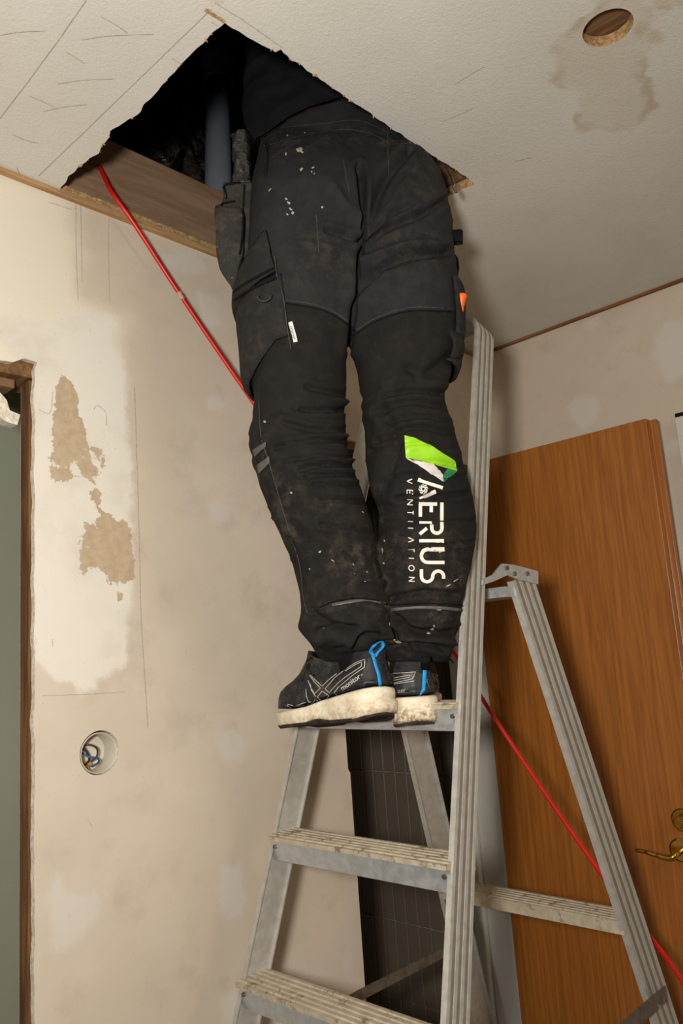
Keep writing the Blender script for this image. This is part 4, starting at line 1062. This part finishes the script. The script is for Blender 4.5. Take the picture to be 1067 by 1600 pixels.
# right side pocket with the screwdriver, straps and cords
wrap_patch('holster_pocket', RIGHT, [(700, 458), (705, 500), (703, 545), (('t', 95), 560), (('t', 140), 552), (('t', 150), 470), (('t', 95), 452)], 'charcoal_work_cloth', .004, .004, T, .006)
fl2 = wrap_patch('holster_flap', RIGHT, [(690, 545), (('t', 80), 548), (('t', 120), 556), (('t', 120), 590), (('t', 85), 594), (692, 585)], 'charcoal_work_cloth', .010, .004, T, .004)
def ribbon3(name, pts, wv_, mat, parent, th=.0025):
    P = spline(pts, 6); V = []; Fc = []
    for p in P: V += [p-np.asarray(wv_), p+np.asarray(wv_)]
    for i in range(len(P)-1): Fc.append((2*i, 2*i+1, 2*i+3, 2*i+2))
    o = obj(name, V, Fc, mat, parent, smooth=True); s_ = o.modifiers.new('t', 'SOLIDIFY'); s_.thickness = th; s_.offset = 0; return o
b_ = 1.375
ribbon3('hammer_loop', [at(702, 370, b_), at(712, 368, b_-.004), at(719, 368, b_-.004), at(722, 371, b_), at(719, 373, b_+.006), at(704, 374, b_+.008)], _U*.0105, 'black_knit', T)
ribbon3('hammer_loop', [at(709, 402, b_-.01), at(714, 410, b_-.01), at(715, 425, b_-.01), at(712, 440, b_-.01)], FH*.010, 'black_knit', T)
for pts, d_ in [([(417, 226), (419, 245), (417, 262)], None), ([(421, 229), (420, 250), (418, 266)], None)]:
    v, f = tube(spline([cast(BT, x, y, .003, 1.4) for x, y in pts], 6), .0011, 6); obj('draw_cord', v, f, 'black_wire', T, smooth=True)
v, f = tube([cast(BT, 417.5, 262, .004), cast(BT, 416, 276, .004)], .0035, 8); obj('cord_toggle', v, f, 'black_wire', T)
v, f = tube(spline([at(379, 456, 1.33), at(375, 466, 1.33), at(375, 485, 1.33), at(377, 500, 1.33)], 6), .0013, 6); obj('draw_cord', v, f, 'black_wire', T, smooth=True)
v, f = tube([at(376.5, 497, 1.33), at(377, 508, 1.33)], .0034, 8); obj('cord_toggle', v, f, 'black_wire', T)
v, f = tube(spline([at(695, 258, 1.42), at(703, 272, 1.415), at(707, 286, 1.41), at(709, 296, 1.41)], 6), .0018, 6); obj('draw_cord', v, f, 'black_wire', T, smooth=True)
v, f = tube([at(709, 290, 1.41), at(713, 301, 1.41)], .0032, 8); obj('cord_toggle', v, f, 'zip_tape', T)

# --- the logo printed on the right calf
def lg(p): return (600+.17505*p[0], 660+.175*p[1])
def dpoly(name, pts, mat): return decal(name, [lg(p) for p in pts], mat, BT, T, .0011, 3.0)
dpoly('logo_leaf', [(183, 115), (240, 130), (300, 150), (370, 182), (440, 220), (520, 275), (632, 346), (648, 436), (520, 400), (400, 362), (300, 332), (195, 318), (189, 220)], 'lime_print')
dpoly('logo_ribbon', [(200, 321), (300, 338), (400, 364), (438, 372), (522, 460), (527, 530), (450, 482), (380, 432), (280, 368)], 'ribbon_print')
dpoly('logo_leaf_fold', [(524, 462), (566, 416), (648, 438), (530, 532)], 'dark_green_print')
def letters(name, lines, wid, mat, smooth_=()):
    parts = []
    for i, ln in enumerate(lines): parts.append(stroke_geo([lg(p) for p in ln], wid, BT, .0011, sub=(i in smooth_), n=6))
    v, f = join(parts); return obj(name, v, f, mat, T, smooth=True)
def arc(cx, cy, r, a0, a1, n=9, r2=None): return [(cx+r*math.cos(math.radians(a)), cy+(r2 or r)*math.sin(math.radians(a))) for a in np.linspace(a0, a1, n)]
W_ = 5.3
letters('logo_letter', [[(302, 512), (522, 588)]], W_, 'white_print')
letters('logo_letter', [[(460, 616), (314, 680)]], W_, 'white_print')
letters('logo_letter', [[(312, 728), (472, 728)], [(420, 728), (420, 802)], [(324, 728), (324, 845)], [(514, 714), (514, 872)]], W_, 'white_print')
letters('logo_letter', [[(315, 894), (425, 894)], [(425, 894), (425, 945)]+arc(470, 945, 45, 180, 0)[1:]+[(515, 882)], [(382, 944), (318, 998)]], W_, 'white_print')
letters('logo_letter', [[(314, 1058), (532, 1058)]], W_, 'white_print')
letters('logo_letter', [[(537, 1134), (390, 1134)]+arc(390, 1192, 58, 270, 90)+[(537, 1250)]], W_, 'white_print')
letters('logo_letter', [[(333, 1310), (333, 1372)]+arc(383, 1374, 50, 180, 0)[1:]+[(433, 1362)]+arc(481, 1374, 48, 180, 360)[1:]+[(529, 1395)]], W_, 'white_print')
parts = []
for k in range(8):
    a = k*math.pi/4; pts = [(350+r_*math.cos(a+b), 596+r_*math.sin(a+b)) for r_, b in ((12, 0), (24, .12), (35, .42), (42, .85))]
    parts.append(stroke_geo([lg(p) for p in pts], 2.1, BT, .0011, wfn=lambda s: 1.15-.7*s))
v, f = join(parts); obj('logo_fan', v, f, 'white_print', T, smooth=True)
sx = lambda y: (y-500)*.023
small = {'V': (525, [[(24, -18), (-24, 0), (24, 19)]]), 'E': (622, [[(-25, -14), (25, -14)], [(-24, -14), (-24, 15)], [(0, -14), (0, 12)], [(24, -14), (24, 15)]]), 'N': (715, [[(-25, -18), (25, -18)], [(25, -18), (-25, 18)], [(-25, 18), (25, 18)]]),
         'T': (806, [[(26, -17), (26, 17)], [(-25, 0), (26, 0)]]), 'I': (880, [[(-22, 0), (24, 0)]]), 'L': (943, [[(-22, 0), (24, 0)]]), 'A': (1050, [[(-22, -20), (26, 0), (-22, 22)]]), 't': (1140, [[(26, -17), (26, 17)], [(-25, 0), (26, 0)]]), 'i': (1212, [[(-22, 0), (24, 0)]]),
         'O': (1300, [arc(0, 0, 24, 0, 360, 17)]), 'n': (1400, [[(-25, -18), (25, -18)], [(25, -18), (-25, 18)], [(-25, 18), (25, 18)]])}
for k, (yc, ls) in small.items():
    letters('logo_letter', [[(227+sx(yc)+a, yc+b+a*.06) for a, b in ln] for ln in ls], 1.35, 'white_print')
# plaster spatter
rs_ = random.Random(5)
def blob(x, y, r_, el=1.0, rot=0.0):
    P = []
    for k in range(9):
        a = k/9*2*math.pi; q = r_*rs_.uniform(.65, 1.3); ex, ey = q*math.cos(a)*el, q*math.sin(a); P.append((x+ex*math.cos(rot)-ey*math.sin(rot), y+ex*math.sin(rot)+ey*math.cos(rot)))
    V = [cast(BT, x, y, .0012)]+[cast(BT, a, b, .0007) for a, b in P]
    return V, [(0, 1+k, 1+(k+1) % 9) for k in range(9)]
spots = [(468, 234, 3.6, 1.2), (472, 238, 2, 1), (447, 241, 1.2, 2.6, 1.5), (471, 265, 1.8, 1.6, -.7), (489, 262, 1.2, 2, -.5), (487, 269, 1.3, 1), (491, 272, 1.2, 1), (447, 311, 1.6, 1.4, .6), (451, 317, 1.8, 1.5, .7), (454, 327, 1.4, 2.2, .7), (457, 333, 2.2, 1.3, 1), (449, 335, 1, 2.4, .5), (422, 297, .9, 4, -.8),
         (449, 212, 1.3, 1), (476, 208, .9, 1.4), (503, 324, 1.6, 1), (502, 149, .8, 3), (540, 641, 1.4, 1.2), (414, 659, 1.6, 1.3, .8), (500, 862, 1.2, 2, -.6), (520, 876, .6, 5, .5), (552, 882, .6, 3, .8), (598, 860, 1.2, 4, 1.5), (601, 845, 1.0, 2.4, 1.2), (484, 889, .8, 2, .8), (506, 981, 1.2, 2), (573, 894, .9, 1), (675, 983, 2.2, 1.2), (670, 990, 2, 1.6), (678, 978, 1.6, 1), (686, 952, 1.8, 2.2), (622, 1003, 2.2, 2), (616, 1000, 1.4, 1), (570, 908, .8, 1.5), (608, 975, .8, 3, 1.5), (711, 907, .9, 5, -.5), (700, 915, 1.0, 4, -.4), (688, 862, .9, 5, -.4), (600, 880, 1.0, 2, .8), (455, 770, 1.5, 1.2), (566, 800, 1, 2.5, .8)]
for i, sp_ in enumerate(spots):
    v, f = blob(*sp_); obj('plaster_spatter', v, f, 'spatter', T, smooth=True)

# --- shoes
def finish_shoe(ms, osl, upp, label, loc):
    e = empty('shoe', loc); e.parent = person; e['label'] = label
    for o in (ms, osl, upp): kid(o, e)
    return e
ud = LEFT_TOE_TIP-LEFT_HEEL
ms, osl, upl, toL = shoe('left', LEFT_HEEL, ud, np.array([0, 0, 1.])+FH*.16-RH*.02, SL, True)
shL = finish_shoe(ms, osl, upl, 'black trainer with dirty white sole turned sideways', LEFT_HEEL)
ms2, osl2, upr, toR = shoe('right', RIGHT_HEEL, rd, np.array([0, 0, 1.]), .272, False)
shR = finish_shoe(ms2, osl2, upr, 'black trainer with muddy sole seen heel-on', RIGHT_HEEL)
BL = bvh_of(upl); BR = bvh_of(upr)
def sz(p): return (430+.1968*p[0], 990+.1968*p[1])
def sl_stroke(name, pts, w_, mat, off=.001, thick=0, sub=True, bv_=BL, par=shL, D0=1.25):
    o = stroke(name, [sz(p) for p in pts], w_, mat, bv_, par, off, thick, D0, sub=sub); o.matrix_parent_inverse = Matrix.Translation(par.location).inverted(); return o
sil = [[(470, 470), (500, 430), (560, 380), (620, 330), (708, 268), (711, 205), (640, 232), (560, 285), (480, 345), (398, 438), (430, 468), (500, 395), (560, 345), (620, 305), (685, 262), (688, 226), (640, 246), (560, 298)],
       [(270, 305), (300, 350), (374, 418), (430, 365), (490, 318)], [(275, 330), (310, 380), (362, 432), (315, 478), (285, 430), (262, 370)], [(375, 456), (426, 490), (384, 545), (336, 505), (375, 456)],
       [(320, 520), (366, 552), (335, 600)], [(320, 520), (270, 575), (300, 610)], [(445, 505), (500, 530), (418, 542), (445, 505)], [(470, 470), (545, 532)], [(245, 440), (250, 500), (270, 545)], [(280, 395), (290, 450), (325, 500)],
       [(95, 570), (150, 600), (220, 592), (265, 560)], [(100, 560), (160, 575), (240, 545)]]
for ln in sil: sl_stroke('overlay_line', ln, 1.15, 'silver_print', .0009, sub=False)
BLm = bvh_of(upl)
sl_stroke('heel_stripe', [(772, 175), (790, 250), (815, 330), (830, 422)], 5.0, 'blue_webbing', .0025, .0015)
# pull loop
lf_ = lambda p: min((cast(BT, *sz(p), .004), cast(BL, *sz(p), .004)), key=lambda q: (q-CAM)@_W)
lp_ = [cast(BL, *sz((772, 178)), .004)]+[lf_(p) for p in ((757, 140), (765, 92), (800, 58), (836, 62), (838, 98), (800, 150))]+[cast(BL, *sz((785, 185)), .004)]
o = ribbon3('pull_loop', lp_, RH*.0028-FH*.001, 'blue_webbing', None, .0015); kid(o, shL)
# dark heel counter panels
def counter(bv_, par, poly, f_):
    o = decal('heel_counter', [f_(p) for p in poly], 'black_overlay', bv_, par, .0004, 3, 0); o.matrix_parent_inverse = Matrix.Translation(par.location).inverted(); return o
counter(BL, shL, [(545, 520), (470, 480), (560, 390), (640, 330), (715, 270), (745, 190), (800, 190), (880, 260), (900, 420), (800, 430), (640, 490)], sz)
counter(BL, shL, [(80, 640), (75, 560), (100, 560), (180, 590), (265, 565), (300, 600), (220, 640), (140, 660)], sz)
# lace
v, f = tube(spline([at(*sz((285, 190)), 1.275), at(*sz((255, 215)), 1.26), at(*sz((215, 290)), 1.255), at(*sz((182, 372)), 1.255)], 6), .0016, 8); kid(obj('lace', v, f, 'black_wire', smooth=True), shL)
v, f = tube(spline([at(*sz((262, 245)), 1.275), at(*sz((248, 270)), 1.262), at(*sz((262, 310)), 1.255), at(*sz((300, 330)), 1.25)], 6), .0016, 8); kid(obj('lace', v, f, 'black_wire', smooth=True), shL)
# right shoe
def sr(p): return (580+.1624*p[0], 900+.1625*p[1])
def rstroke(name, pts, w_, mat, off=.001, thick=0, sub=False):
    o = stroke(name, [sr(p) for p in pts], w_, mat, BR, shR, off, thick, 1.2, sub=sub); o.matrix_parent_inverse = Matrix.Translation(shR.location).inverted(); return o
counter(BR, shR, [(180, 930), (430, 925), (560, 930), (700, 960), (690, 1200), (560, 1240), (420, 1235), (250, 1235), (190, 1120)], sr)
for ln in [[(180, 940), (425, 922), (395, 990), (215, 1030)], [(200, 985), (380, 950), (365, 975), (210, 1005)], [(695, 965), (580, 948), (605, 1010), (690, 1055)], [(695, 990), (608, 965), (622, 1000), (692, 1030)], [(215, 1040), (410, 1010)]]:
    rstroke('overlay_line', ln, .95, 'silver_print', .0012)
rstroke('heel_stripe', [(520, 780), (510, 900), (500, 1050), (484, 1232)], 5.6, 'blue_webbing', .0028, .0015, True)
o = ribbon3('pull_tab', [cast(BR, *sr((513, 905)), .003, 1.2), at(*sr((516, 840)), 1.185), at(*sr((522, 785)), 1.186), at(*sr((522, 778)), 1.20), at(*sr((520, 850)), 1.215)], RH*.007, 'black_knit', None, .0015); o.parent = shR; kid(o, shR)
v, f = tube(spline([at(*sr((735, 780)), 1.30), at(*sr((765, 805)), 1.31), at(*sr((792, 838)), 1.32)], 4), .0016, 8); kid(obj('lace', v, f, 'black_wire', smooth=True), shR)
# lettering on the shoes
def shoe_text(body, p0, p1, hpx, bv_, par, mat, name):
    cu = bpy.data.curves.new(name, 'FONT'); cu.body = body; cu.size = 1.0; cu.resolution_u = 3
    o = bpy.data.objects.new(name, cu); COL.objects.link(o); dg = bpy.context.evaluated_depsgraph_get(); me = bpy.data.meshes.new_from_object(o.evaluated_get(dg))
    V = np.array([tuple(v_.co)[:2] for v_ in me.vertices]); Fc = [tuple(p.vertices) for p in me.polygons]; bpy.data.objects.remove(o)
    wd = V[:, 0].max(); p0 = np.array(p0, float); p1 = np.array(p1, float); d = p1-p0; nn = np.array([d[1], -d[0]])/np.linalg.norm(d)
    Q = [p0+d*(x/wd)+nn*y*hpx for x, y in V]
    o = obj(name, [cast(bv_, q[0], q[1], .0013, 1.22) for q in Q], Fc, mat, par); o.matrix_parent_inverse = Matrix.Translation(par.location).inverted(); return o
shoe_text('monitor', sz((538, 455)), sz((684, 352)), 11.5, BL, shL, 'white_print', 'shoe_lettering')
shoe_text('®', sz((688, 340)), sz((702, 329)), 4.0, BL, shL, 'silver_print', 'shoe_lettering')
shoe_text('itor', sr((262, 1125)), sr((335, 1108)), 8.0, BR, shR, 'silver_print', 'shoe_lettering')
shoe_text('mon', sr((612, 1108)), sr((680, 1150)), 7.5, BR, shR, 'silver_print', 'shoe_lettering')

# --- tool pouch hanging on the left hip
pp = at(365, 455, 1.37); po = empty('tool_pouch', pp); tag(po, 'dusty black canvas tool pouch hanging at the worker\'s left hip', 'pouch')
def pouch_part(name, rows, mat, amp):
    V, Q = remesh(rows_loft(rows, 30), .0042); q = quads(Q); V = smooth(V, q, 4); n_ = vnormals(V, q); V = V+n_*(amp*(fnoise(V*22, 3)+.5*fnoise(V*50, 8)))[:, None]
    return kid(obj(name, V, Q, mat, smooth=True), po)
pouch_part('pouch_back', [(348, 398, 284, 1.405, .22), (345, 399, 300, 1.40, .24), (345, 400, 340, 1.39, .26), (348, 400, 390, 1.38, .28), (355, 396, 425, 1.37, .28), (362, 386, 445, 1.365, .3), (364, 374, 456, 1.365, .3)], 'pouch_canvas', .003)
pouch_part('pouch_front', [(335, 378, 322, 1.375, .55), (334, 381, 335, 1.37, .6), (336, 382, 360, 1.365, .62), (338, 382, 390, 1.36, .62), (341, 380, 410, 1.36, .6), (345, 377, 428, 1.36, .55), (353, 373, 442, 1.36, .5), (361, 369, 452, 1.36, .5), (363, 367, 459, 1.36, .6)], 'pouch_canvas', .003)
BPo = bvh_of(*po.children)
for ln in [[(382, 290), (380, 330), (378, 370), (374, 398)], [(336, 322), (350, 318), (368, 315)], [(368, 455), (372, 425), (378, 402)], [(346, 298), (352, 290), (376, 286)]]:
    o = stroke('binding', ln, 2.6, 'seam_dark', BPo, po, .0015, .0015, 1.37); o.matrix_parent_inverse = Matrix.Translation(po.location).inverted()
# --- screwdriver
sd0 = at(718.5, 498, 1.315); sd1 = at(722, 459, 1.315); ax = sd1-sd0
sd = empty('screwdriver', sd0); tag(sd, 'tool with a flared bright orange handle in the right trouser pocket', 'tool')
v, f = tube([sd0, sd0+ax*.25, sd0+ax*.5, sd0+ax*.7, sd0+ax*.86, sd0+ax*.95, sd0+ax*1.0], [.004, .0048, .0055, .0065, .0085, .0085, .006], 16); kid(obj('handle', v, f, 'orange_plastic', smooth=True), sd)
v, f = tube([sd0-ax*1.2, sd0+ax*.05], .003, 10); kid(obj('blade', v, f, 'steel_screw'), sd)
for nm, pts in (('sock', [LEFT_HEEL+ud*.25+np.array([0, 0, .075]), LEFT_HEEL+ud*.27+np.array([0, 0, .17])]), ('sock', [RIGHT_HEEL+rd*.07+np.array([0, 0, .075]), RIGHT_HEEL+rd*.07+np.array([0, 0, .17])])):
    v, f = tube([pts[0], pts[0]*.5+pts[1]*.5, pts[1]], [.026, .028, .032], 20); obj(nm, v, f, 'black_knit', person, smooth=True)
